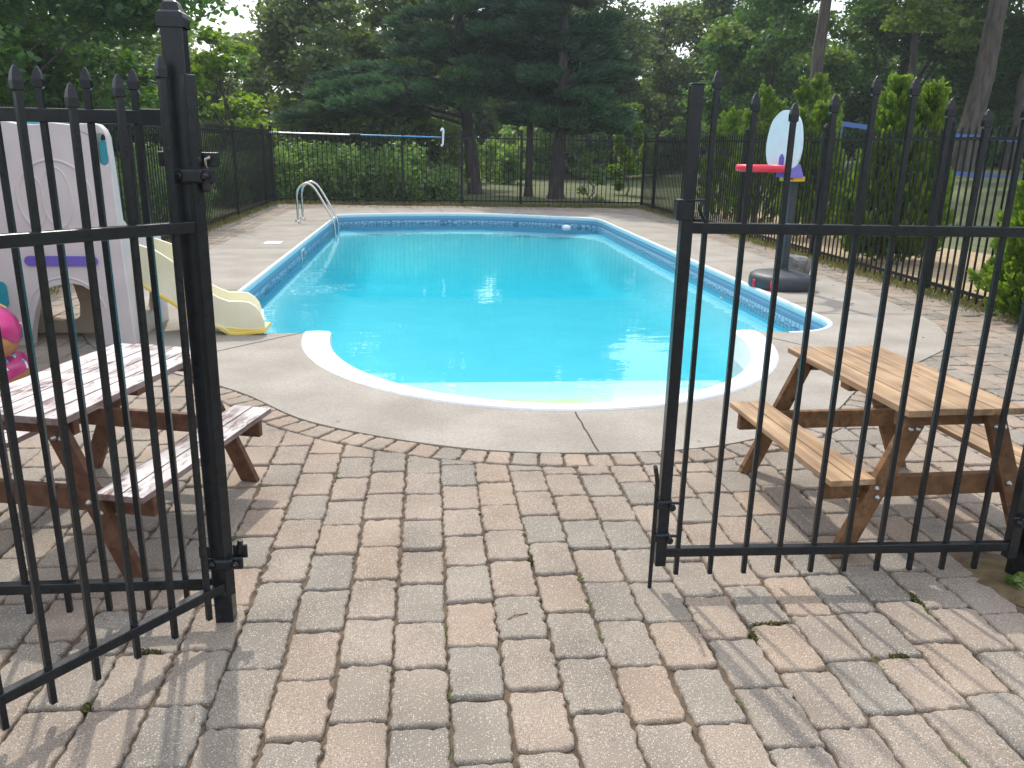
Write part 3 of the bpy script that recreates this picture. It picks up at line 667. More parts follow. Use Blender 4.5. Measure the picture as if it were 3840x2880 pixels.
WOODR = wood('red_brown_stain', (.075, .034, .020), (.13, .060, .033), (.18, .085, .048))
BOLT = mat('bolt_zinc', (.5, .5, .48), .35, metal=1)
def picnic(loc, rz, label, TOP, LEG, name='picnic_table', nb=4, Wt=.47, Lt=.93, zt_=.60, zb=.34, bolts=True):
    g = empty(name, loc, rz); tag(g, label, 'picnic table', 'small wooden picnic tables on the pavers')
    mb = MB(); bw = Wt/nb
    for i in range(nb): mb.box((-Wt/2+bw*(i+.5), random.uniform(-.006, .006), zt_-.013+random.uniform(-.001, .001)), (bw-.005, Lt+random.uniform(-.01, .01), .026), bev=.003)
    mb.build('tabletop', TOP, g)
    for sx_ in (-1, 1):
        mb = MB()
        for i in range(2): mb.box((sx_*(.5-.048-.093*i), random.uniform(-.005, .005), zb-.012), (.088, Lt, .024), bev=.003)
        mb.build('bench', TOP, g)
    for sy in (-1, 1):
        y = sy*(Lt/2-.055)
        yi = y-sy*.034
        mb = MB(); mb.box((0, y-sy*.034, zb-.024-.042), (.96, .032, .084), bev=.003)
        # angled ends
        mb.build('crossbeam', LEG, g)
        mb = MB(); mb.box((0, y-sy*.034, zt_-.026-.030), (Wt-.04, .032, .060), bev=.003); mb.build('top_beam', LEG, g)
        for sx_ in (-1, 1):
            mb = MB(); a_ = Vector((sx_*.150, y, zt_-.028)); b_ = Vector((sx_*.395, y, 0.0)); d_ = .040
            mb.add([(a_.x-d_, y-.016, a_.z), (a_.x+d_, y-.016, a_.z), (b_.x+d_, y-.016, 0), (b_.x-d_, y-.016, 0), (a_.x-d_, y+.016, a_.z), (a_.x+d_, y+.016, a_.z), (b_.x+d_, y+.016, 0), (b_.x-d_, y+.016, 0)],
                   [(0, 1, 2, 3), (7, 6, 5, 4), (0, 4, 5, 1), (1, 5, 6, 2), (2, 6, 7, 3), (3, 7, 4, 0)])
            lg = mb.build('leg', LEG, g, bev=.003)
            if bolts:
                for q, dx in ((.10, -.012), (.10, .018), (.505, -.012), (.57, .012)):
                    mb = MB(); p = a_.lerp(b_, q); mb.lathe([(.011, 0), (.011, .004), (.007, .005), (.007, .012), (.0, .013)], (p.x+dx, y+sy*.016, p.z), n=10, M=Matrix.Rotation(R(90 if sy < 0 else -90), 3, 'X')); mb.build('bolt', BOLT, lg)
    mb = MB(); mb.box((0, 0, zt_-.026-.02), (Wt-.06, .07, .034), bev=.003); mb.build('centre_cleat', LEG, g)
    return g
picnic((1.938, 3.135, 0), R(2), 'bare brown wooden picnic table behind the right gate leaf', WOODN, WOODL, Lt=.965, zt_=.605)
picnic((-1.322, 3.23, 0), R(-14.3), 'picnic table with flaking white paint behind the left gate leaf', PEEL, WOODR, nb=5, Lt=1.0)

# ------------------------------------------------------------------ play tower and slide
PLAS = mat('lilac_grey_plastic', (.54, .50, .49), .5, var=.07, vscale=4, bump=.03, bscale=12)
PLASB = mat('tan_plastic', (.52, .43, .30), .55, var=.12, vscale=3)
TEAL = mat('teal_plastic', (.012, .26, .33), .4, var=.05); PURP = mat('purple_plastic', (.13, .095, .42), .4, var=.06)
CREAM = mat('cream_plastic', (.80, .77, .60), .42, col2=(.70, .66, .46), vscale=3, bump=.03, bscale=9); YEL = mat('yellow_plastic', (.74, .52, .04), .45, col2=(.80, .68, .26), vscale=5)
pt = empty('play_tower', (-2.8, 6.7, 0)); tag(pt, "child's grey plastic play tower with pale yellow slide, left of the pool", 'play set')
PTO = (2.8, -6.7, 0)
def tb(mb, name, m, parent=None, **k):
    if parent is None: return mb.build(name, m, pt, loc=PTO, **k)
    return mb.build(name, m, parent, **k)
outer = [(-2.205, 0), (-2.235, 1.25), (-2.245, 1.50), (-2.262, 1.55), (-2.295, 1.583), (-2.345, 1.592), (-2.48, 1.578), (-2.54, 1.584), (-2.60, 1.590), (-2.66, 1.584), (-2.72, 1.574), (-2.84, 1.580), (-2.90, 1.592), (-3.05, 1.60), (-3.30, 1.58), (-3.42, 1.52), (-3.46, 1.4), (-3.46, 0), (-2.95, 0)]
arch = [(-2.95, 0), (-2.935, .10), (-2.89, .26), (-2.836, .385), (-2.79, .425), (-2.72, .448), (-2.655, .46), (-2.60, .463), (-2.54, .452), (-2.49, .415), (-2.455, .33), (-2.445, .22), (-2.452, 0)]
out2 = outer[:-1]+arch            # door cut from the foot
slot = [(-2.484, 1.20), (-2.475, 1.225), (-2.455, 1.225), (-2.44, 1.20), (-2.43, 1.10), (-2.43, .99), (-2.437, .962), (-2.458, .955), (-2.475, .98), (-2.484, 1.05)]
slot2 = [(-2.80-(x+2.484), z) for x, z in slot][::-1]
oval = pill(-2.286, 1.415, .033, .108)
mb = MB(); add_solid(mb, out2, [slot, oval], 6.20, 6.30)
fp = tb(mb, 'front_panel', PLAS, bev=.014)
for p_ in fp.data.polygons: p_.use_smooth = True
mb = MB(); add_solid(mb, pill(-2.282, 1.395, .028, .083), [], 6.225, 6.29); tb(mb, 'handle_cap', TEAL, bev=.008)
for cx_, cz_, rx_, rz_, w_ in ((-2.64, 1.07, .255, .27, .012), (-2.63, 1.08, .10, .21, .010), (-2.80, 1.05, .085, .19, .009), (-2.66, .24, .27, .27, .010)):
    mb = MB(); n_ = 44; a0_, a1_ = (0, 360) if cz_ > .5 else (8, 172)
    path = [(cx_+rx_*math.cos(R(a0_+(a1_-a0_)*i/n_)), 6.203, cz_+rz_*math.sin(R(a0_+(a1_-a0_)*i/n_))) for i in range(n_+1)]
    mb.tube(path, w_, 8); tb(mb, 'moulded_ridge', PLAS)
mb = MB(); add_solid(mb, pill(-2.655, .632, .252, .036), [], 6.185, 6.24); tb(mb, 'purple_bar', PURP, bev=.008)
for cx_, cz_ in ((-3.105, .385), (-3.095, -.0)):
    if cz_ < .1: cz_ = .02; continue
    mb = MB(); add_solid(mb, pill(cx_, cz_, .045, .098), [], 6.185, 6.24); tb(mb, 'teal_cap', TEAL, bev=.008)
mb = MB(); add_solid(mb, pill(-3.03, .11, .03, .06), [], 6.18, 6.24); tb(mb, 'teal_cap', TEAL, bev=.008)
# side walls, platform, back
side = [(6.30, 0), (7.15, 0), (7.15, .74), (6.98, .80), (6.52, .80), (6.30, .95)]
mb = MB(); add_solid(mb, side, [pill(6.72, .33, .17, .18)], -2.30, -2.24, 'yz'); tb(mb, 'side_wall', PLAS, bev=.012)
mb = MB(); add_solid(mb, side, [pill(6.72, .33, .17, .18)], -3.46, -3.40, 'yz'); tb(mb, 'side_wall', PLAS, bev=.012)
mb = MB(); mb.box((-2.85, 6.7, .60), (1.10, .84, .05), bev=.01); tb(mb, 'platform', PLASB)
win = [(-2.84, .06), (-2.76, .045), (-2.66, .05), (-2.62, .08), (-2.61, .18), (-2.64, .33), (-2.68, .40), (-2.80, .41), (-2.88, .36), (-2.90, .28), (-2.90, .10)]
win = [(x*1.0-.13, z+.06) for x, z in win]
mb = MB(); add_solid(mb, [(-3.40, 0), (-2.30, 0), (-2.30, .58), (-3.40, .58)], [win], 6.60, 6.68); tb(mb, 'inner_wall', PLASB, bev=.012)
mb = MB(); mb.tube([(-3.3, 6.75, .62), (-3.3, 6.75, 1.5), (-3.15, 6.75, 1.575), (-2.62, 6.75, 1.575), (-2.55, 6.75, 1.5), (-2.55, 6.75, .62)], .035, 10); tb(mb, 'rear_rail', TEAL)
# slide
low = [(-2.36, .47), (-2.26, .41), (-2.13, .33), (-2.0, .24), (-1.90, .15), (-1.82, .10), (-1.72, .075), (-1.64, .045), (-1.58, .0), (-1.50, -.0), (-1.40, .012), (-1.316, .022)]
topn = [(-1.312, .03), (-1.325, .12), (-1.345, .19), (-1.38, .235), (-1.43, .268), (-1.50, .275), (-1.58, .275), (-1.66, .305), (-1.75, .36), (-1.85, .46), (-1.93, .54), (-2.0, .60), (-2.10, .67), (-2.27, .73), (-2.36, .75)]
prof_s = low+topn
sl = None
for y0 in (6.53, 6.95):
    mb = MB(); add_solid(mb, [(x-(y0-6.53)*.22*(x > -2), z) for x, z in prof_s], [], y0, y0+.03); o = tb(mb, 'slide_wall', CREAM, bev=.012)
    for p_ in o.data.polygons: p_.use_smooth = True
mb = MB(); bed = [(x, z+.075) for x, z in low]; vs = []
bed = spline(bed, 4, closed=False)
for x, z in bed:
    for k in range(9):
        q = k/8; vs.append((x-.22*.415*q*(x > -2), 6.545+.415*q, z+.03*(abs(q-.5)*2)**2.5))
fs = [(i*9+k, (i+1)*9+k, (i+1)*9+k+1, i*9+k+1) for i in range(len(bed)-1) for k in range(8)]
mb.add(vs, fs, True); tb(mb, 'slide_bed', CREAM)
mb = MB()
under = [(x, z-.002) for x, z in low]; uo = [(x, z) for x, z in under]+[(x, z+.03) for x, z in under[::-1]]
add_solid(mb, uo, [], 6.515, 6.80); tb(mb, 'slide_underside', YEL, bev=.008)
mb = MB(); add_solid(mb, [(-1.68, .05), (-1.60, .0), (-1.45, .0), (-1.312, .02), (-1.314, .06), (-1.42, .052), (-1.52, .06), (-1.60, .07)], [], 6.52, 6.76); tb(mb, 'slide_foot', YEL, bev=.006)

# donut floats
PINK = mat('pink_icing_vinyl', (.42, .015, .15), .28, var=.08, spec=.6); DOUGH = mat('dough_vinyl', (.46, .20, .07), .3, var=.08, spec=.6)
def donut(loc, R1, r1, label, seed):
    g = empty('donut_float', loc, 0); tag(g, label, 'pool float', 'inflatable donut floats stacked beside the play tower')
    mb = MB(); mb.torus((0, 0, r1), R1, r1, 56, 18); mb.build('ring', DOUGH, g)
    rnd = random.Random(seed); n, k = 96, 12; mb = MB(); vs = []
    for i in range(n):
        a_ = 2*math.pi*i/n; dip = .28*math.sin(5*a_+seed)+.15*math.sin(9*a_)
        b0, b1 = .10-dip*.9, math.pi-.1+dip*.6
        for j in range(k+1):
            b_ = b0+(b1-b0)*j/k; rr = r1+.003
            vs.append((math.cos(a_)*(R1+rr*math.cos(b_)), math.sin(a_)*(R1+rr*math.cos(b_)), r1+rr*math.sin(b_)))
    mb.add(vs, [(i*(k+1)+j, ((i+1) % n)*(k+1)+j, ((i+1) % n)*(k+1)+j+1, i*(k+1)+j+1) for i in range(n) for j in range(k)], True); rngs = [len(mb.f)]
    cols = {'yellow_sprinkles': (.8, .58, .08), 'blue_sprinkles': (.10, .48, .68), 'white_sprinkles': (.8, .8, .8)}
    for nm, c in cols.items():
        for q in range(16):
            a_, b_ = rnd.uniform(0, 6.28), rnd.uniform(.05, 2.2); u = rnd.uniform(-.6, .6); rr = r1+.006
            def S(a, b): return (math.cos(a)*(R1+rr*math.cos(b)), math.sin(a)*(R1+rr*math.cos(b)), r1+rr*math.sin(b))
            L = .035/r1; mb.tube([S(a_, b_), S(a_+u*.1, b_+L*.5), S(a_+u*.2, b_+L)], .0065, 6)
        rngs.append(len(mb.f))
    ic = mb.build('icing', PINK, g)
    for nm, c in cols.items(): ic.data.materials.append(mat(nm, c, .4))
    for p_ in ic.data.polygons: p_.material_index = sum(p_.index >= r_ for r_ in rngs[:3])
donut((-3.02, 5.12, 0), .42, .085, 'lower pink-iced inflatable donut on the pavers by the play tower', 3)
donut((-3.12, 5.10, .145), .42, .165, 'upper, larger pink-iced inflatable donut with sprinkles, resting on another', 1)

# ------------------------------------------------------------------ basketball hoop
bh = empty('basketball_hoop', (4.07, 8.94, 0), R(0)); bh.location.x -= .05; tag(bh, "child's basketball hoop with white oval backboard and red rim, right of the pool", 'basketball hoop')
DARKP = mat('dark_slate_plastic', (.035, .042, .05), .5, var=.15, vscale=6, bump=.05, bscale=40); WHITEP = mat('white_backboard', (.62, .72, .76), .45, var=.04); REDP = mat('red_plastic', (.72, .02, .05), .4); YELP = mat('amber_plastic', (.70, .42, .03), .45); STONE = mat('grey_rock', (.10, .10, .10), .9, col2=(.24, .235, .225), vscale=7, bump=1, bscale=18)
bo_ = [(-.38, -.06), (-.36, .10), (-.26, .26), (-.05, .33), (.20, .28), (.25, .12), (.27, -.22), (.20, -.37), (.06, -.41), (-.14, -.40), (-.30, -.28)]
bo_ = spline(bo_, 4); mb = MB(); vs = []; nb_ = len(bo_)
LV = [(.95, 0.0), (1.0, .02), (1.0, .105), (.96, .145), (.84, .170), (.45, .190), (.15, .20)]
for k_, z in LV: vs += [(x*k_, y*k_, z) for x, y in bo_]
fs = [(i*nb_+j, i*nb_+(j+1) % nb_, (i+1)*nb_+(j+1) % nb_, (i+1)*nb_+j) for i in range(len(LV)-1) for j in range(nb_)]+[tuple(range(6*nb_, 7*nb_))]
mb.add(vs, fs, True); base_ = mb.build('hoop_base', DARKP, bh)
for u0, u1 in ((.0, .035), (.93, .955)):
    pass
for (xa, ya, xb, yb) in ((-.365, -.10, -.30, .06), (-.25, -.33, -.17, -.20)):
    mb = MB(); d_ = Vector((xb-xa, yb-ya, 0)).normalized(); nrm_ = Vector((d_.y, -d_.x, 0))*-1
    c0 = Vector((xa, ya, 0)); pts = []
    for z, k_ in ((.015, 1.00), (.05, 1.025), (.09, 1.02), (.128, .96), (.152, .82)):
        pts.append((c0.x*k_, c0.y*k_, z))
    for i in range(len(pts)-1): mb.bar(pts[i], pts[i+1], .045, .012, upv=(c0.x, c0.y, .1))
    mb.build('red_stripe', REDP, base_)
mb = MB(); mb.lathe([(.085, .165), (.075, .19), (.062, .22)], n=4); mb.box((0, 0, .68), (.085, .085, 1.04), bev=.012); mb.box((-.0, -.0, .68), (.03, .100, 1.0), bev=.004); mb.build('pole', DARKP, bh)
# board faces the pool (left) and a little toward the viewer
nv = Vector((-.93, -.37, 0)).normalized(); ang = math.atan2(nv.y, nv.x)+R(90)      # local -y = facing
hd = empty('hoop_head', (0, 0, 0)); 
bpy.data.objects.remove(hd)
MB2 = Matrix.Rotation(ang, 3, 'Z')
def hpart(name, m, fn, **k):
    mb = MB(); fn(mb); mb.v = [tuple(MB2@Vector(v)+Vector((0, 0, 0))) for v in mb.v]; return mb.build(name, m, bh, **k)
bd = spline([(-.20, -.31), (-.27, -.18), (-.275, .0), (-.22, .20), (-.10, .31), (.0, .325), (.10, .31), (.22, .20), (.275, .0), (.27, -.18), (.20, -.31), (0, -.345)], 4)
hpart('backboard', WHITEP, lambda mb: add_solid(mb, [(x*.92, z*.92+1.62) for x, z in bd], [], -.205, -.180), bev=.008)
hpart('rim', REDP, lambda mb: mb.torus((0, -.50, 1.315), .245, .020, 36, 10, sz=1.9))
hpart('rim_arm', REDP, lambda mb: mb.box((0, -.215, 1.312), (.14, .05, .07), bev=.008))
hpart('purple_bracket', PURP, lambda mb: (add_solid(mb, [(-.03, 1.31), (.03, 1.31), (.03, 1.43), (.0, 1.47), (-.03, 1.43)], [], -.222, -.202), add_solid(mb, [(-.10, 1.22), (.13, 1.22), (.06, 1.36), (-.06, 1.36)], [], -.178, .02)), bev=.004)
hpart('amber_collar', YELP, lambda mb: mb.box((0, -.02, 1.205), (.22, .17, .055), bev=.01))
hpart('red_clip', REDP, lambda mb: mb.box((.05, -.11, 1.215), (.085, .02, .035), bev=.004))
# rock ballast
bm = bmesh.new(); bmesh.ops.create_icosphere(bm, subdivisions=2, radius=1)
rr = random.Random(5)
for v in bm.verts:
    v.co = Vector((max(-.75, min(.75, v.co.x))*.30, max(-.7, min(.7, v.co.y))*.26, max(-.7, min(.62, v.co.z))*.26))*(1+rr.uniform(-.07, .07))
me = bpy.data.meshes.new('rock'); bm.to_mesh(me); bm.free(); me.materials.append(STONE); o = bpy.data.objects.new('rock', me); COL.objects.link(o); o.scale = (.68, .68, .78); o.location = (4.50, 9.62, .14); o.rotation_euler = (.2, .1, .5)
tag(o, 'angular grey rock lying behind the hoop base', 'rock')

# ------------------------------------------------------------------ ladder, skimmer lid, pole
STEEL = mat('stainless_tube', (.62, .62, .60), .22, metal=1, bump=.02)
ld = empty('pool_ladder', (-2.53, 16.65, 0)); tag(ld, 'stainless steel pool ladder with two looped handrails at far left corner', 'pool ladder')
for y in (-.31, .31):
    path = spline([(0, y, 0), (0, y, .30), (.0, y, .52), (.06, y, .66), (.19, y, .725), (.32, y, .66), (.45, y, .46), (.585, y, .20), (.66, y, .04), (.69, y, -.10), (.69, y, -.33), (.69, y, -.7)], 5, closed=False)
    mb = MB(); mb.tube(path, .022, 12); mb.build('handrail', STEEL, ld)
    mb = MB(); mb.lathe([(.06, .003), (.06, .012), (.04, .03), (.026, .035)], (0, y, 0), n=18); mb.build('base_flange', STEEL, ld)
for z in (-.34, -.6):
    mb = MB(); mb.box((.66, 0, z), (.09, .60, .03), bev=.005); mb.build('tread', COPE, ld)
mb = MB(); mb.box((0, 0, .010), (.25, .31, .013), bev=.003); o = mb.build('skimmer_lid', COPE); o.location = (-2.36, 12.75, 0); tag(o, 'white square skimmer lid set in the concrete left of the pool', 'skimmer lid')

BLUEP = mat('blue_anodised', (.04, .20, .40), .3, metal=.3); SILV = mat('silver_tube', (.66, .68, .68), .3, metal=.6)
pl = empty('cleaning_pole', (-3.9, 20.93, 1.685)); tag(pl, 'long blue and silver pool cleaning pole hung along the far fence', 'pool pole')
x1 = 4.30
def pz(x): return -.035*(x/x1)
mb = MB(); mb.tube([(.1, 0, pz(.1)), (2.1, 0, pz(2.1))], .016, 10); mb.build('inner_tube', SILV, pl)
mb = MB(); mb.tube([(2.1, 0, pz(2.1)), (4.2, 0, pz(4.2))], .019, 10); mb.build('outer_tube', BLUEP, pl)
mb = MB(); mb.tube([(2.0, 0, pz(2)), (2.25, 0, pz(2.2))], .032, 12); mb.build('lock_collar', IRONFAR, pl)
mb = MB(); mb.tube([(-.12, 0, .002), (.32, 0, -.002)], .026, 10); gp = mb.build('grip', IRONFAR, pl)
mb = MB()
for k in range(11): mb.tube([(-.1+k*.04, 0, .001), (-.085+k*.04, 0, .001)], .029, 10)
mb.build('grip_rings', COPE, gp)
mb = MB(); mb.tube(spline([(4.20, -.03, .12), (4.235, -.03, .17), (4.26, -.03, .12), (4.25, -.03, -.05), (4.24, -.03, -.20), (4.20, -.03, -.235)], 4, closed=False), .026, 10); mb.build('brush_head', COPE, pl)

# blue frame beyond the right fence
BLUEF = mat('blue_steel_frame', (.05, .12, .36), .4)
bf = empty('garden_frame', (14.6, 24, .7)); tag(bf, 'blue horizontal bars of a frame on the lawn beyond the right fence', 'garden frame')
gw = lambda x: (x-14.6, 0)
mb = MB(); mb.bar((12.05-14.6, 0, 1.60), (13.9-14.6, 0, 1.40), .07, .13); mb.bar((13.9-14.6, 0, 1.40), (18.4-14.6, 0, 1.22), .07, .12); mb.build('top_bar', BLUEF, bf)
mb = MB(); mb.bar((12.2-14.6, 0, .42), (18.4-14.6, 0, .12), .07, .12); mb.build('lower_bar', BLUEF, bf)
for x in (12.1, 18.4):
    mb = MB(); mb.tube([(x-14.6, 0, -.75), (x-14.6, 0, 1.55 if x < 15 else 1.2)], .03, 8); mb.build('upright', BLUEF, bf)

# ------------------------------------------------------------------ foliage
def leaf_mesh(name, P, L, Wd, axis, nrm, mtl, parent=None, tint=None):
    """diamond leaves at points P; axis = long direction, nrm = rough normal"""
    n = len(P); axis = axis/np.linalg.norm(axis, axis=1)[:, None]
    sd_ = np.cross(axis, nrm); sd_ /= (np.linalg.norm(sd_, axis=1)[:, None]+1e-9)
    L = np.broadcast_to(L, (n,))[:, None]; Wd = np.broadcast_to(Wd, (n,))[:, None]
    V = np.empty((n, 4, 3)); V[:, 0] = P-axis*L/2; V[:, 1] = P+sd_*Wd/2-axis*L*.05; V[:, 2] = P+axis*L/2; V[:, 3] = P-sd_*Wd/2-axis*L*.05
    me = bpy.data.meshes.new(name); me.vertices.add(n*4); me.vertices.foreach_set('co', V.ravel())
    me.loops.add(n*4); me.loops.foreach_set('vertex_index', np.arange(n*4)); me.polygons.add(n); me.polygons.foreach_set('loop_start', np.arange(0, n*4, 4)); me.polygons.foreach_set('loop_total', np.full(n, 4))
    me.update(calc_edges=True)
    a_ = me.attributes.new('tint', 'FLOAT', 'FACE'); a_.data.foreach_set('value', np.clip(tint if tint is not None else RNG.random(n), 0, 1).astype(np.float32))
    me.materials.append(mtl); o = bpy.data.objects.new(name, me); COL.objects.link(o)
    if parent is not None: o.parent = parent
    return o
def unit(n): v = RNG.normal(size=(n, 3)); return v/np.linalg.norm(v, axis=1)[:, None]
def broad_crown(clumps, n_per, size, up=.5):
    """clumps: list of (x,y,z,r,flat,weight) -> leaf arrays"""
    Ps, Ax, Nr, T = [], [], [], []
    for (x, y, z, r_, fl, wt) in clumps:
        n = max(8, int(n_per*wt)); d = unit(n); rad = RNG.random(n)**.42
        # lumps on the clump so that its rim is uneven
        s_ = 1+.28*np.sin(d[:, 0]*5+x*3)*np.cos(d[:, 1]*6+y*2)+.18*np.sin(d[:, 2]*9+z)
        p = d*(rad*r_*s_)[:, None]; p[:, 2] *= fl; p[:, 2] -= .10*(p[:, 0]**2+p[:, 1]**2)/max(r_, .2)
        Ps.append(p+np.array([x, y, z])); 
        nr = unit(n)*.8; nr[:, 2] += up; Nr.append(nr)
        ax = unit(n); ax[:, 2] = ax[:, 2]*.5-.25; Ax.append(ax); T.append(np.clip(RNG.normal(RNG.random()*.6+.2, .22, n), 0, 1))
    P_ = np.concatenate(Ps); return P_, np.concatenate(Ax), np.concatenate(Nr), np.concatenate(T)
def limbs(mb, base, clumps, r0, n=14, start=.25, h=None):
    base = Vector(base); cl = sorted(clumps, key=lambda c: -c[3])[:n]
    for c in cl:
        tip = Vector(c[:3]); zz = base.z+(tip.z-base.z)*random.uniform(start, .75); a_ = Vector((base.x+(tip.x-base.x)*.08, base.y+(tip.y-base.y)*.08, zz))
        mid = a_.lerp(tip, .5)+Vector((random.uniform(-.2, .2), random.uniform(-.2, .2), (tip-a_).length*.10))
        rr = r0*random.uniform(.22, .4); mb.tube(spline([tuple(a_), tuple(mid), tuple(tip)], 4, closed=False), [rr*(1-.1*i) for i in range(9)], 6)
def tree(name, label, base, h, cr, z0, mtl, n=9000, size=.13, trunk_r=.18, nclump=38, lean=(0, 0), flat=.55, bark=BARK, clumps=None, group='trees around the pool yard', limbn=14, cat='tree', asp=.75, up=.5, limb_r=None, limb_s=.25):
    x, y = base; zb = gh(x, y)-.05; root = empty(name, (x, y, zb)); tag(root, label, cat, group)
    if clumps is None:
        clumps = []
        for i in range(nclump):
            q = (i+.5)/nclump; z = z0+(h-z0)*q; prof = math.sin(math.pi*min(.97, max(.05, (q*.86+.10))))**.6
            a_ = random.uniform(0, 6.283); rad = cr*prof*random.uniform(.35, 1.0); r_ = cr*random.uniform(.26, .42)
            clumps.append((math.cos(a_)*rad+lean[0]*z, math.sin(a_)*rad+lean[1]*z, z+random.uniform(-.3, .3), r_, flat*random.uniform(.7, 1.2), random.uniform(.7, 1.2)))
    mb = MB(); N = 9; th = h*.92
    pts = [(lean[0]*th*i/N+.10*math.sin(i*1.3+x)*min(1, i), lean[1]*th*i/N+.08*math.cos(i*1.7+y)*min(1, i), th*i/N) for i in range(N+1)]
    mb.tube(pts, [trunk_r*(1.25 if i == 0 else 1)*(1-.075*i) for i in range(N+1)], 12); 
    limbs(mb, (0, 0, 0), clumps, limb_r or trunk_r, limbn, limb_s); mb.build('trunk', bark, root)
    P_, A_, N_, T_ = broad_crown(clumps, n/len(clumps), size, up)
    s_ = size*RNG.uniform(.7, 1.3, len(P_)); leaf_mesh('crown', P_, s_, s_*asp, A_, N_, mtl, root, T_)
    return root
LM_MAPLE = leafmat('maple_leaf', (.040, .10, .034), (.090, .18, .045), .45)
LM_BRIGHT = leafmat('bright_leaf', (.075, .16, .014), (.20, .29, .03), .5)
LM_OAK = leafmat('broad_leaf', (.065, .115, .038), (.15, .215, .060), .46)
LM_GREY = leafmat('greyish_leaf', (.085, .135, .065), (.20, .255, .115), .44)
LM_PINE = leafmat('pine_needles', (.030, .080, .054), (.072, .140, .088), .30)
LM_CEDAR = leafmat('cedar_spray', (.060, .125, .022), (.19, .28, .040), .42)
LM_SHRUB = leafmat('shrub_leaf', (.10, .19, .070), (.24, .34, .14), .45)

# --- large maple at left, overhanging the left fence
def cl_list(spec, seed):
    rd = random.Random(seed); return [(x+rd.uniform(-.2, .2), y+rd.uniform(-.3, .3), z+rd.uniform(-.15, .15), r_, f_, w_) for x, y, z, r_, f_, w_ in spec]
rd = random.Random(21); spec = []
for i in range(95):
    a_ = rd.uniform(0, 6.283); q = rd.random(); z = 1.7+q*6.4; rad = 5.0*math.sin(math.pi*(.18+.72*q))**.6*rd.uniform(.45, 1)
    spec.append((math.cos(a_)*rad, math.sin(a_)*rad, z, rd.uniform(.75, 1.25), .38, rd.uniform(.8, 1.2)))
tree('maple_tree', 'large dark green maple overhanging the left fence, left of the tall post', (-9.6, 18.5), 8.5, 5, 1.7, LM_MAPLE, n=72000, size=.15, trunk_r=.28, clumps=spec, limbn=24, up=.9, limb_r=.12)
rd = random.Random(22); spec = []
for i in range(60):
    a_ = rd.uniform(0, 6.283); q = rd.random(); z = 1.2+q*5.0; rad = 3.0*math.sin(math.pi*(.2+.7*q))**.6*rd.uniform(.4, 1)
    spec.append((math.cos(a_)*rad, math.sin(a_)*rad, z, rd.uniform(.6, 1.0), .36, rd.uniform(.8, 1.2)))
tree('maple_tree', 'dark green maple behind the play tower at the left edge', (-13.2, 26.5), 11, 5, 1.2, LM_MAPLE, n=42000, size=.18, trunk_r=.26, nclump=60, flat=.4, limbn=20, up=.9)
tree('young_maple', 'young maple with sunlit yellow-green leaves right of the tall gate post', (-5.4, 23.6), 3.9, 1.5, .7, LM_BRIGHT, n=7000, size=.14, trunk_r=.07, nclump=22, flat=.4, up=.9)
# --- loose deciduous trees left of the pines
tree('ash_tree', 'pale green loose-crowned tree with a forked leaning trunk left of the pines', (-3.0, 30.5), 6.8, 2.5, 1.4, LM_GREY, n=26000, size=.17, trunk_r=.17, nclump=50, lean=(-.12, 0), flat=.6, limbn=20)
tree('ash_tree', 'mid green tree behind the fence corner, left of the sky gap', (-11.2, 31), 8.2, 3.0, 1.0, LM_OAK, n=24000, size=.18, trunk_r=.2, nclump=40)
tree('ash_tree', 'tall grey-green tree standing left of the big pine', (-1.0, 33), 7.6, 2.8, 1.2, LM_OAK, n=30000, size=.18, trunk_r=.22, nclump=50)
tree('poplar_tree', 'small grey-green tree under the sky gap at upper left', (-7.2, 37), 5.5, 2.6, .6, LM_GREY, n=20000, size=.2, trunk_r=.16, nclump=36)

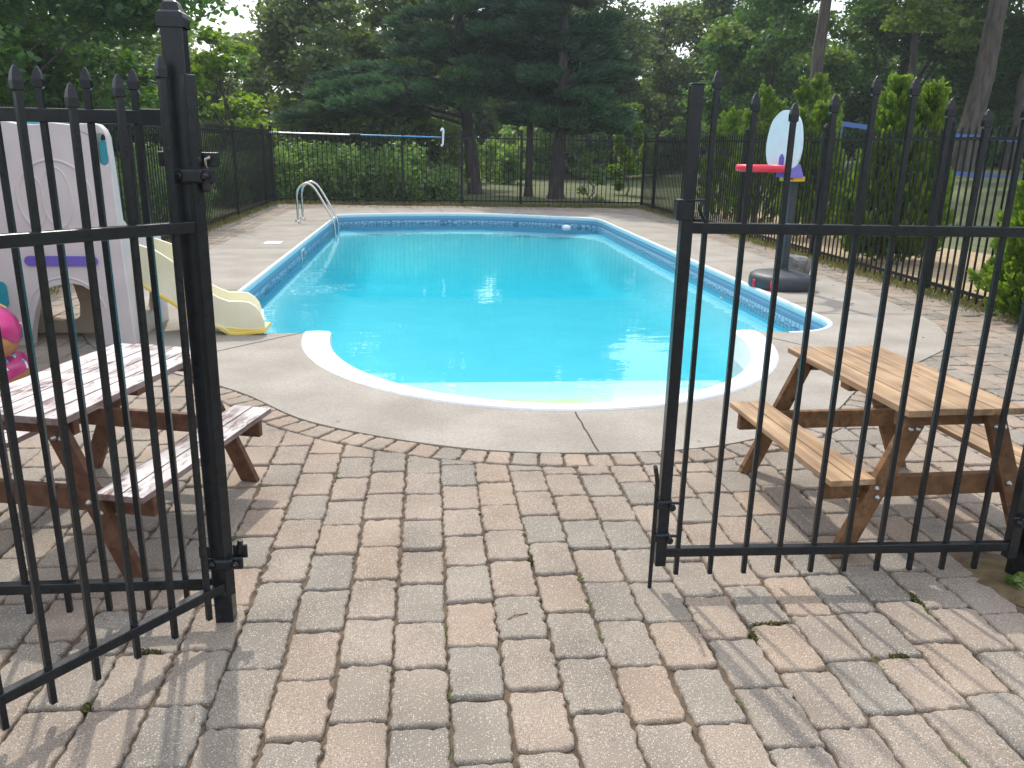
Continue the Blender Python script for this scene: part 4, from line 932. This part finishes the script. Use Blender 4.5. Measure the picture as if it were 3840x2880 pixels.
# --- pines
def pine(name, label, base, h, trunk_pts, tr, whorls, n, seed, zlow):
    rd = random.Random(seed); x, y = base; root = empty(name, (x, y, -.03)); tag(root, label, 'pine tree', 'white pines behind the far fence')
    tp = spline(trunk_pts, 4, closed=False); mb = MB(); m_ = len(tp); mb.tube(tp, [tr*(1.3 if i == 0 else 1)*(1-.8*i/m_) for i in range(m_)], 12)
    def axis(z):
        for i in range(m_-1):
            if tp[i+1][2] >= z: 
                q = (z-tp[i][2])/(tp[i+1][2]-tp[i][2]+1e-6); return Vector(tp[i]).lerp(Vector(tp[i+1]), q)
        return Vector(tp[-1])
    Ps, Ax, Nr, T = [], [], [], []
    for wh in whorls:
        z, a_, L = wh[:3]; s0 = axis(z); d = Vector((math.cos(a_), math.sin(a_), 0)); droop = wh[3] if len(wh) > 3 else rd.uniform(-.06, .18)
        pts = [s0+d*L*q+Vector((0, 0, L*(droop*q+.10*math.sin(q*3)))) for q in (0, .25, .5, .75, 1)]
        mb.tube([tuple(p) for p in spline([tuple(p) for p in pts], 2, closed=False)], [max(.012, .05*tr/.2*(1-.1*i)) for i in range(9)], 5)
        k = max(3, int(L*4.2))
        for j in range(k):
            q = .28+.72*(j+rd.random())/k; c = s0+d*L*q+Vector((0, 0, L*(droop*q+.10*math.sin(q*3))))
            side = Vector((-d.y, d.x, 0))*rd.uniform(-1, 1)*L*.26*(1.15-q); c = c+side+Vector((0, 0, rd.uniform(-.06, .14)))
            nn = int(n*1.5*rd.uniform(.7, 1.3)); ux = unit(nn)
            rx = rd.uniform(.28, .48); p = ux*(RNG.random(nn)**.5*rx)[:, None]; p[:, 2] *= .45
            Ps.append(p+np.array(c)); ax = ux*.7+np.array([d.x, d.y, .45])+RNG.normal(0, .25, (nn, 3)); Ax.append(ax); Nr.append(unit(nn)+np.array([0, -.2, .5])); T.append(np.clip(RNG.normal(rd.uniform(.2, .8), .2, nn), 0, 1))
    mb.build('trunk', BARKP, root)
    P_ = np.concatenate(Ps); L_ = RNG.uniform(.13, .24, len(P_)); leaf_mesh('crown', P_, L_, L_*.22, np.concatenate(Ax), np.concatenate(Nr), LM_PINE, root, np.concatenate(T))
    return root
def whorl(seed, z0, z1, count, L0, L1, bias=None):
    rd = random.Random(seed); o = []
    for i in range(count):
        q = (i+rd.random())/count; z = z0+(z1-z0)*q; a_ = rd.uniform(0, 6.283); L = (L0+(L1-L0)*q)*rd.uniform(.7, 1.1)
        if bias: L *= bias(a_, z)
        o.append((z, a_, L))
    return o
pine('white_pine', 'big blue-green pine with a leaning bent trunk and long branches reaching left', (1.45, 26.4), 10, [(0, 0, 0), (-.12, .1, 1.2), (-.30, .2, 2.6), (-.50, .3, 4.4), (-.5, .4, 7), (-.4, .4, 9), (-.4, .4, 10)], .23,
     whorl(5, 2.6, 9.6, 74, 3.0, 1.1, lambda a_, z: (.85 if math.cos(a_) < -.2 else 1.0))+[(2.3, 3.35, 5.6, -.05), (2.1, 3.0, 5.0, -.03), (2.6, 3.5, 4.6, -.02), (3.2, 3.1, 4.6, .0), (2.5, 3.9, 5.0, -.03), (2.8, 3.7, 5.0, -.03)], 150, 31, 2)
pine('white_pine', 'broad dark pine with a thick short trunk, right of the leaning pine', (3.75, 24.6), 9.6, [(0, 0, 0), (.05, 0, 1.2), (.1, .1, 3), (.1, .1, 6), (0, .1, 9.4)], .245,
     whorl(6, 1.95, 9.2, 78, 2.15, 1.0, lambda a_, z: 1.0)+[(1.9, a_, 2.0) for a_ in (.1, -.6, -1.2, -2.0, 2.4, 1.2)], 165, 32, 1.6)
pine('white_pine', 'slim pine trunk just left of the thick short pine trunk', (3.05, 25.6), 9, [(0, 0, 0), (.0, 0, 2), (.0, .1, 4), (.1, .1, 7), (0, .1, 9)], .125,
     whorl(7, 3.2, 8.6, 34, 2.5, .9), 130, 33, 2.4)

# --- right-hand deciduous wood
tree('poplar_tree', 'tall grey-green tree right of the pines, below the right sky gap', (8.3, 41), 9.8, 2.7, 1.0, LM_GREY, n=30000, size=.2, trunk_r=.2, nclump=50, flat=.7)
tree('poplar_tree', 'mid green tree in the far wood between pines and sky gap', (6.0, 45), 10.4, 3.2, .5, LM_OAK, n=28000, size=.22, trunk_r=.2, nclump=46, flat=.7)
tree('poplar_tree', 'lighter green tree straight below the right sky gap', (12.8, 46), 8.1, 3.0, .5, LM_GREY, n=26000, size=.22, trunk_r=.18, nclump=42, flat=.7)
tree('poplar_tree', 'grey-green tree right of the right sky gap', (15.6, 43), 10.0, 3.0, .8, LM_OAK, n=32000, size=.2, trunk_r=.2, nclump=52, flat=.65)
tree('oak_tree', 'dense green tree behind the basketball hoop', (13.5, 33), 7.2, 2.6, .4, LM_MAPLE, n=24000, size=.18, trunk_r=.16, nclump=40, flat=.6)
tree('oak_tree', 'leafy tree between the two tall bare trunks at right', (20.6, 36), 12.5, 4.2, .5, LM_MAPLE, n=48000, size=.2, trunk_r=.24, nclump=74, flat=.45, up=.8)
tree('oak_tree', 'dark leafy tree behind the rightmost thick trunk', (27.5, 37), 13.5, 4.8, .4, LM_MAPLE, n=52000, size=.21, trunk_r=.26, nclump=80, flat=.45, up=.8)
tree('oak_tree', 'green tree at the far right edge over the blue frame', (23.5, 29.5), 8.2, 2.8, .4, LM_MAPLE, n=26000, size=.17, trunk_r=.16, nclump=44, flat=.45, up=.8)
# tall trunks whose crowns are above the picture
def tall(label, base, r0, h, lean, seed, cz=8.2, crn=4.4, n=30000):
    rd = random.Random(seed); spec = []
    for i in range(50):
        a_ = rd.uniform(0, 6.283); q = rd.random(); z = cz+q*6; rad = crn*math.sin(math.pi*(.15+.75*q))**.6*rd.uniform(.3, 1)
        spec.append((math.cos(a_)*rad+lean[0]*z, math.sin(a_)*rad+lean[1]*z, z, rd.uniform(.8, 1.3), .4, 1))
    for i in range(7):
        a_ = rd.uniform(0, 6.283); z = rd.uniform(4.2, 6.6); L = rd.uniform(1.8, 3.4); spec.append((math.cos(a_)*L+lean[0]*z, math.sin(a_)*L, z, rd.uniform(.7, 1.0), .35, .8))
    return tree('tall_tree', label, base, h, crn, cz, LM_OAK, n=n, size=.17, trunk_r=r0, clumps=spec, lean=lean, limbn=26, group='tall trees on the lawn at right', up=.9, limb_r=r0*.6, limb_s=.7)
tall('tall bare trunk rising behind the hoop, with a round knot scar', (11.7, 26.0), .23, 14, (.085, 0), 41)
tall('thin dark trunk between the two thick bare trunks at right', (17.6, 30.5), .15, 13, (.03, 0), 42, crn=3.4, n=18000)
tall('thickest trunk near the right edge, forking high up', (17.6, 26.5), .36, 15, (.085, 0), 43)
tall('second trunk just right of the thickest trunk', (20.6, 28.2), .20, 14, (.05, 0), 44, crn=3.4, n=18000)

# far wood that closes the horizon
Ps = []; 
for (xa, xb, yy, hh, nn) in ((-34, -13, 48, 8.0, 34000), (-13, -6, 48, 4.8, 16000), (-6, 12, 52, 8.0, 46000), (12, 17, 54, 6.8, 16000), (17, 52, 54, 10.5, 80000), (-26, -9, 30, 3.5, 26000)):
    x = RNG.uniform(xa, xb, nn); q = RNG.random(nn)**.8; top = hh*(.82+.12*np.sin(x*.9)+.08*np.sin(x*2.3+1))
    z = q*top; y = yy+RNG.normal(0, 1.6, nn)+1.2*np.sin(x*1.7)*np.cos(z*1.1)
    Ps.append(np.stack([x+.6*np.sin(z*2+x), y, z], 1))
P_ = np.concatenate(Ps); n = len(P_); nr = unit(n); nr[:, 2] += .4; s_ = RNG.uniform(.22, .42, n)
o = leaf_mesh('far_wood', P_, s_, s_*.8, unit(n), nr, LM_OAK, None, RNG.random(n)); tag(o, kind='stuff')

# --- cedars outside the right fence
def cedar(label, base, h, r0, tips, n, seed):
    rd = random.Random(seed); x, y = base; zb = gh(x, y)-.02; root = empty('cedar_shrub', (x, y, zb)); tag(root, label, 'cedar', 'cedars along the right fence')
    mb = MB(); mb.tube([(0, 0, 0), (0, 0, h*.5), (0, 0, h*.85)], [.05, .035, .01], 8)
    for dx, dy, hh, rr in tips: mb.tube([(0, 0, .15), (dx*.7, dy*.7, hh*.5), (dx, dy, hh*.9)], [.04, .025, .008], 6)
    mb.build('trunk', BARK, root)
    Ps, Ax, Nr, T = [], [], [], []
    tot = sum(t_[2]*t_[3] for t_ in tips)
    for dx, dy, hh, rr in tips:
        m_ = int(n*hh*rr/tot); ntu = max(40, m_//32)
        # sprays: flat fans pointing up and outward
        q = RNG.random(ntu)**.85; a_ = RNG.uniform(0, 6.283, ntu); prof = np.clip(np.minimum(1, .62+q*2.2)*(1-q)**.72*1.12, 0, 1)
        R_ = rr*prof*RNG.uniform(.62, 1.06, ntu); c = np.stack([dx*q+R_*np.cos(a_), dy*q+R_*np.sin(a_), .10+q*(hh-.18)], 1)
        k = 58; out_ = np.stack([np.cos(a_), np.sin(a_), np.full(ntu, 1.25+.8*0)], 1); out_ /= np.linalg.norm(out_, axis=1)[:, None]
        fan_n = np.stack([-np.sin(a_), np.cos(a_), np.zeros(ntu)], 1)+RNG.normal(0, .5, (ntu, 3)); fan_s = np.cross(out_, fan_n); fan_s /= np.linalg.norm(fan_s, axis=1)[:, None]
        u = RNG.random((ntu, k, 1))**.7; v = RNG.uniform(-1, 1, (ntu, k, 1)); L = .19*(.7+.6*RNG.random((ntu, 1, 1)))
        p = c[:, None]+out_[:, None]*(u-.35)*L+fan_s[:, None]*v*L*.32*(1.1-u)+RNG.normal(0, .012, (ntu, k, 3))
        ax = out_[:, None]+fan_s[:, None]*v*.6+np.zeros_like(p)
        Ps.append(p.reshape(-1, 3)); Ax.append(ax.reshape(-1, 3)); Nr.append((fan_n[:, None]+np.zeros_like(p)).reshape(-1, 3)+RNG.normal(0, .3, (ntu*k, 3)))
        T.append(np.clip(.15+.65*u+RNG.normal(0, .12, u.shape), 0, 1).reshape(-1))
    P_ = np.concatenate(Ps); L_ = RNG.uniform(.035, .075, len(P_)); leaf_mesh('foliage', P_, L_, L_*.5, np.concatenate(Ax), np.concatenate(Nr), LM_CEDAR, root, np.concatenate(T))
cedar('small cedar in the gap right of the gate upright, before the bushy cedar', (6.6, 18.0), 2.4, .6, [(0, 0, 2.4, .6), (-.3, 0, 2.0, .4)], 9000, 9)
cedar('narrow dark cedar farthest down the right fence, half hidden by the gate upright', (6.9, 19.3), 2.35, .6, [(0, 0, 2.35, .6), (.3, .1, 2.1, .4)], 9000, 1)
cedar('bushy cedar just left of the hoop backboard', (6.75, 16.7), 2.75, .75, [(0, 0, 2.75, .7), (-.35, -.1, 2.3, .5), (.35, .1, 2.55, .5)], 15000, 2)
cedar('feathery yellow-green cedar behind the hoop backboard', (7.6, 16.2), 3.0, .7, [(0, 0, 3.0, .6), (-.3, .1, 2.9, .5), (.45, .1, 2.6, .5)], 14000, 6)
cedar('cedar directly right of the hoop pole', (6.75, 14.1), 2.3, .75, [(0, 0, 2.32, .7), (-.35, 0, 2.2, .5), (.2, .2, 2.0, .5)], 22000, 3)
cedar('large twin-topped cedar filling the middle of the right gate leaf', (6.55, 11.1), 2.5, 1.0, [(-.22, 0, 2.52, .72), (.22, -.1, 2.44, .62), (.1, .3, 2.1, .78), (-.45, -.1, 1.7, .5), (.5, 0, 1.6, .55), (-.85, -.1, 1.0, .42)], 48000, 4)
cedar('cedar pushing through the fence at the right edge', (5.70, 7.0), 2.3, .65, [(.15, 0, 2.3, .60), (-.2, .1, 1.35, .38), (.3, -.1, 1.7, .5), (-.1, -.25, 1.1, .38)], 30000, 5)

MULCH = mat('straw_mulch', (.30, .215, .12), .95, col2=(.46, .35, .21), vscale=9, bump=1, bscale=120, detail=8)
for nm, x0_, x1_, y0_, y1_ in (('straw_bed', 5.75, 8.4, 4.5, 20.5),):
    mb = MB(); N = 26
    for i in range(N+1):
        y_ = y0_+(y1_-y0_)*i/N
        for q in range(5):
            xx = x0_+(x1_-x0_+.35*math.sin(y_*1.7))*q/4; mb.v.append((xx, y_, gh(xx, y_)+.006))
    for i in range(N):
        for q in range(4): mb.f.append((i*5+q, i*5+q+1, (i+1)*5+q+1, (i+1)*5+q)); mb.sm.append(True)
    tag(mb.build(nm, MULCH), kind='structure')
# --- shrubs behind the far fence
def thicket(name, label, pts, mtl, n, size, cat='shrub', tagkind='stuff'):
    cl = []
    for (xa, xb, ya, yb, z1, k) in pts:
        for i in range(k):
            x, y = random.uniform(xa, xb), random.uniform(ya, yb); hh = z1*random.uniform(.65, 1.05)
            for q in (.25, .6, .9): cl.append((x+random.uniform(-.2, .2), y, gh(x, y)+hh*q, random.uniform(.28, .5), .8, 1))
    P_, A_, N_, T_ = broad_crown(cl, n/len(cl), size, .5); s_ = size*RNG.uniform(.7, 1.3, len(P_))
    P_[:, 2] = np.maximum(P_[:, 2], .02)
    o = leaf_mesh(name, P_, s_, s_*.75, A_, N_, mtl, None, T_); tag(o, kind='stuff'); return o
thicket('bramble_thicket', '', [(-4.6, -.2, 21.9, 24.2, 1.35, 42), (-7.5, -4.6, 20, 24, 1.2, 26), (-.2, .5, 22.5, 24, .8, 7)], LM_SHRUB, 42000, .10)
thicket('undergrowth', '', [(-7.2, -4.3, 4, 20, .9, 60)], LM_SHRUB, 40000, .10)
thicket('wood_edge_shrubs', '', [(3.6, 16, 38.5, 41, 2.6, 56), (-3, 4, 33, 36, 1.6, 26), (16, 34, 33, 37, 1.6, 50)], LM_SHRUB, 60000, .17)
tree('sapling', 'bright yellow-green sapling just beyond the far fence, right of the pines', (6.45, 27.0), 2.7, .7, .3, LM_BRIGHT, n=6500, size=.085, trunk_r=.025, nclump=20, flat=.8, cat='sapling', group='young growth beyond the far fence')
tree('sapling', 'small leafy sapling under the broad pine beyond the far fence', (4.7, 24.0), 1.35, .55, .2, LM_SHRUB, n=1800, size=.08, trunk_r=.02, nclump=12, flat=.8, cat='sapling', group='young growth beyond the far fence')

# --- grass and weeds
def blades(name, pts, hgt, mtl, lean=.5):
    n = len(pts); P_ = np.array(pts); L_ = RNG.uniform(.6, 1.2, n)*hgt; ax = RNG.normal(0, lean, (n, 3)); ax[:, 2] = 1; P_ = P_.copy(); P_[:, 2] += L_*.42
    o = leaf_mesh(name, P_, L_, L_*.10+.003, ax, unit(n), mtl, None, RNG.random(n)); tag(o, kind='stuff'); return o
LM_GRASS = leafmat('grass_blade', (.07, .085, .022), (.24, .21, .10), .3); LM_WEED = leafmat('weed_leaf', (.07, .13, .03), (.20, .26, .08), .3)
pts = []
for i in range(9000):
    y = random.uniform(5, 21); pts.append((5.5+random.gauss(.05, .12), y, .0))
for i in range(6000):
    y = random.uniform(8, 21); pts.append((-3.85+random.gauss(-.02, .10), y, .0))
for i in range(6000):
    x = random.uniform(-3.8, 5.5); pts.append((x, 21.05+random.gauss(.0, .10), .0))
blades('fence_line_grass', pts, .11, LM_GRASS, .7)
pts = []
for i in range(170):      # tufts in the joints
    c = random.randint(-22, 24); x = .043+PW*c+random.gauss(0, .003); y = random.uniform(1.2, 6); 
    if inside((x, y), closed): continue
    for k in range(random.randint(4, 16)): pts.append((x+random.gauss(0, .006), y+random.gauss(0, .02), -.01))
blades('joint_weeds', pts, .020, LM_WEED, 1.0)
pts = [(2.11+random.gauss(0, .02), 2.435+random.gauss(0, .012), .0) for k in range(26)]
P_ = np.array(pts); P_[:, 2] += RNG.uniform(.01, .05, len(P_)); o = leaf_mesh('weed', P_, .035, .028, unit(len(P_)), unit(len(P_))+np.array([0, -.3, 1]), LM_WEED, None); tag(o, 'small green broad-leaved weed at the foot of the right gate post', 'weed')
# moss in joints
MOSS = leafmat('moss', (.06, .065, .018), (.13, .12, .035), .1)
pts = []
for cx0_, cy0_, L, hor in [(1.02, 2.30, .12, 1), (.90, 2.22, .05, 0), (-.87, 2.13, .07, 1), (-1.0, 2.06, .04, 0), (1.62, 2.28, .08, 0), (.35, 2.7, .05, 0), (1.36, 2.1, .06, 1)]:
    jx, jy = min(JOINTS, key=lambda q: math.dist(q, (cx0_, cy0_))); cx_, cy_ = (jx, jy) if hor else (jx+PW/2, jy)
    for k in range(420): pts.append((cx_+(random.uniform(-L/2, L/2) if hor else random.gauss(0, .006)), cy_+(random.gauss(0, .006) if hor else random.uniform(-L/2, L/2)), random.uniform(-.010, .002)))
P_ = np.array(pts); o = leaf_mesh('moss', P_, .008, .006, unit(len(P_)), unit(len(P_))+np.array([0, 0, .6]), MOSS, None); tag(o, kind='stuff')
# twigs and dead leaves
TW = mat('dry_twig', (.22, .14, .08), .9)
mb = MB()
for i in range(20):
    x, y = random.uniform(-1.6, 2.4), random.uniform(1.3, 5.6)
    if inside((x, y), pool_deck_hole): continue
    z = .006; a_ = random.uniform(0, 3.14); L = random.uniform(.006, .03); mb.tube([(x, y, z), (x+math.cos(a_)*L*.5, y+math.sin(a_)*L*.5, z+.002), (x+math.cos(a_+.5)*L, y+math.sin(a_+.5)*L, z)], .0013, 5)
mb.tube([(.245, 2.335, .005), (.268, 2.355, .008), (.29, 2.36, .006), (.315, 2.368, .005)], .002, 5); mb.tube([(.268, 2.355, .006), (.27, 2.375, .006)], .0015, 5)
for i in range(46):
    x, y = random.uniform(2, 4.7), random.uniform(5.5, 14)
    if inside((x, y), pool_deck_hole): continue
    mb.box((x, y, .006), (random.uniform(.01, .03), random.uniform(.008, .02), .003), Matrix.Rotation(random.uniform(0, 3), 3, 'Z'))
tag(mb.build('leaf_litter', TW), kind='stuff')

# ------------------------------------------------------------------ hazy summer air
HZ = bpy.data.materials.new('haze'); HZ.use_nodes = True; t = HZ.node_tree; t.nodes.clear()
pv = t.nodes.new('ShaderNodeVolumePrincipled'); pv.inputs['Color'].default_value = (.80, .90, .97, 1); pv.inputs['Density'].default_value = .0010; pv.inputs['Anisotropy'].default_value = .35
o_ = t.nodes.new('ShaderNodeOutputMaterial'); t.links.new(pv.outputs[0], o_.inputs['Volume'])
mb = MB(); mb.box((0, 25, 7), (150, 76, 19.5)); hzo = mb.build('haze', HZ); tag(hzo, kind='stuff')
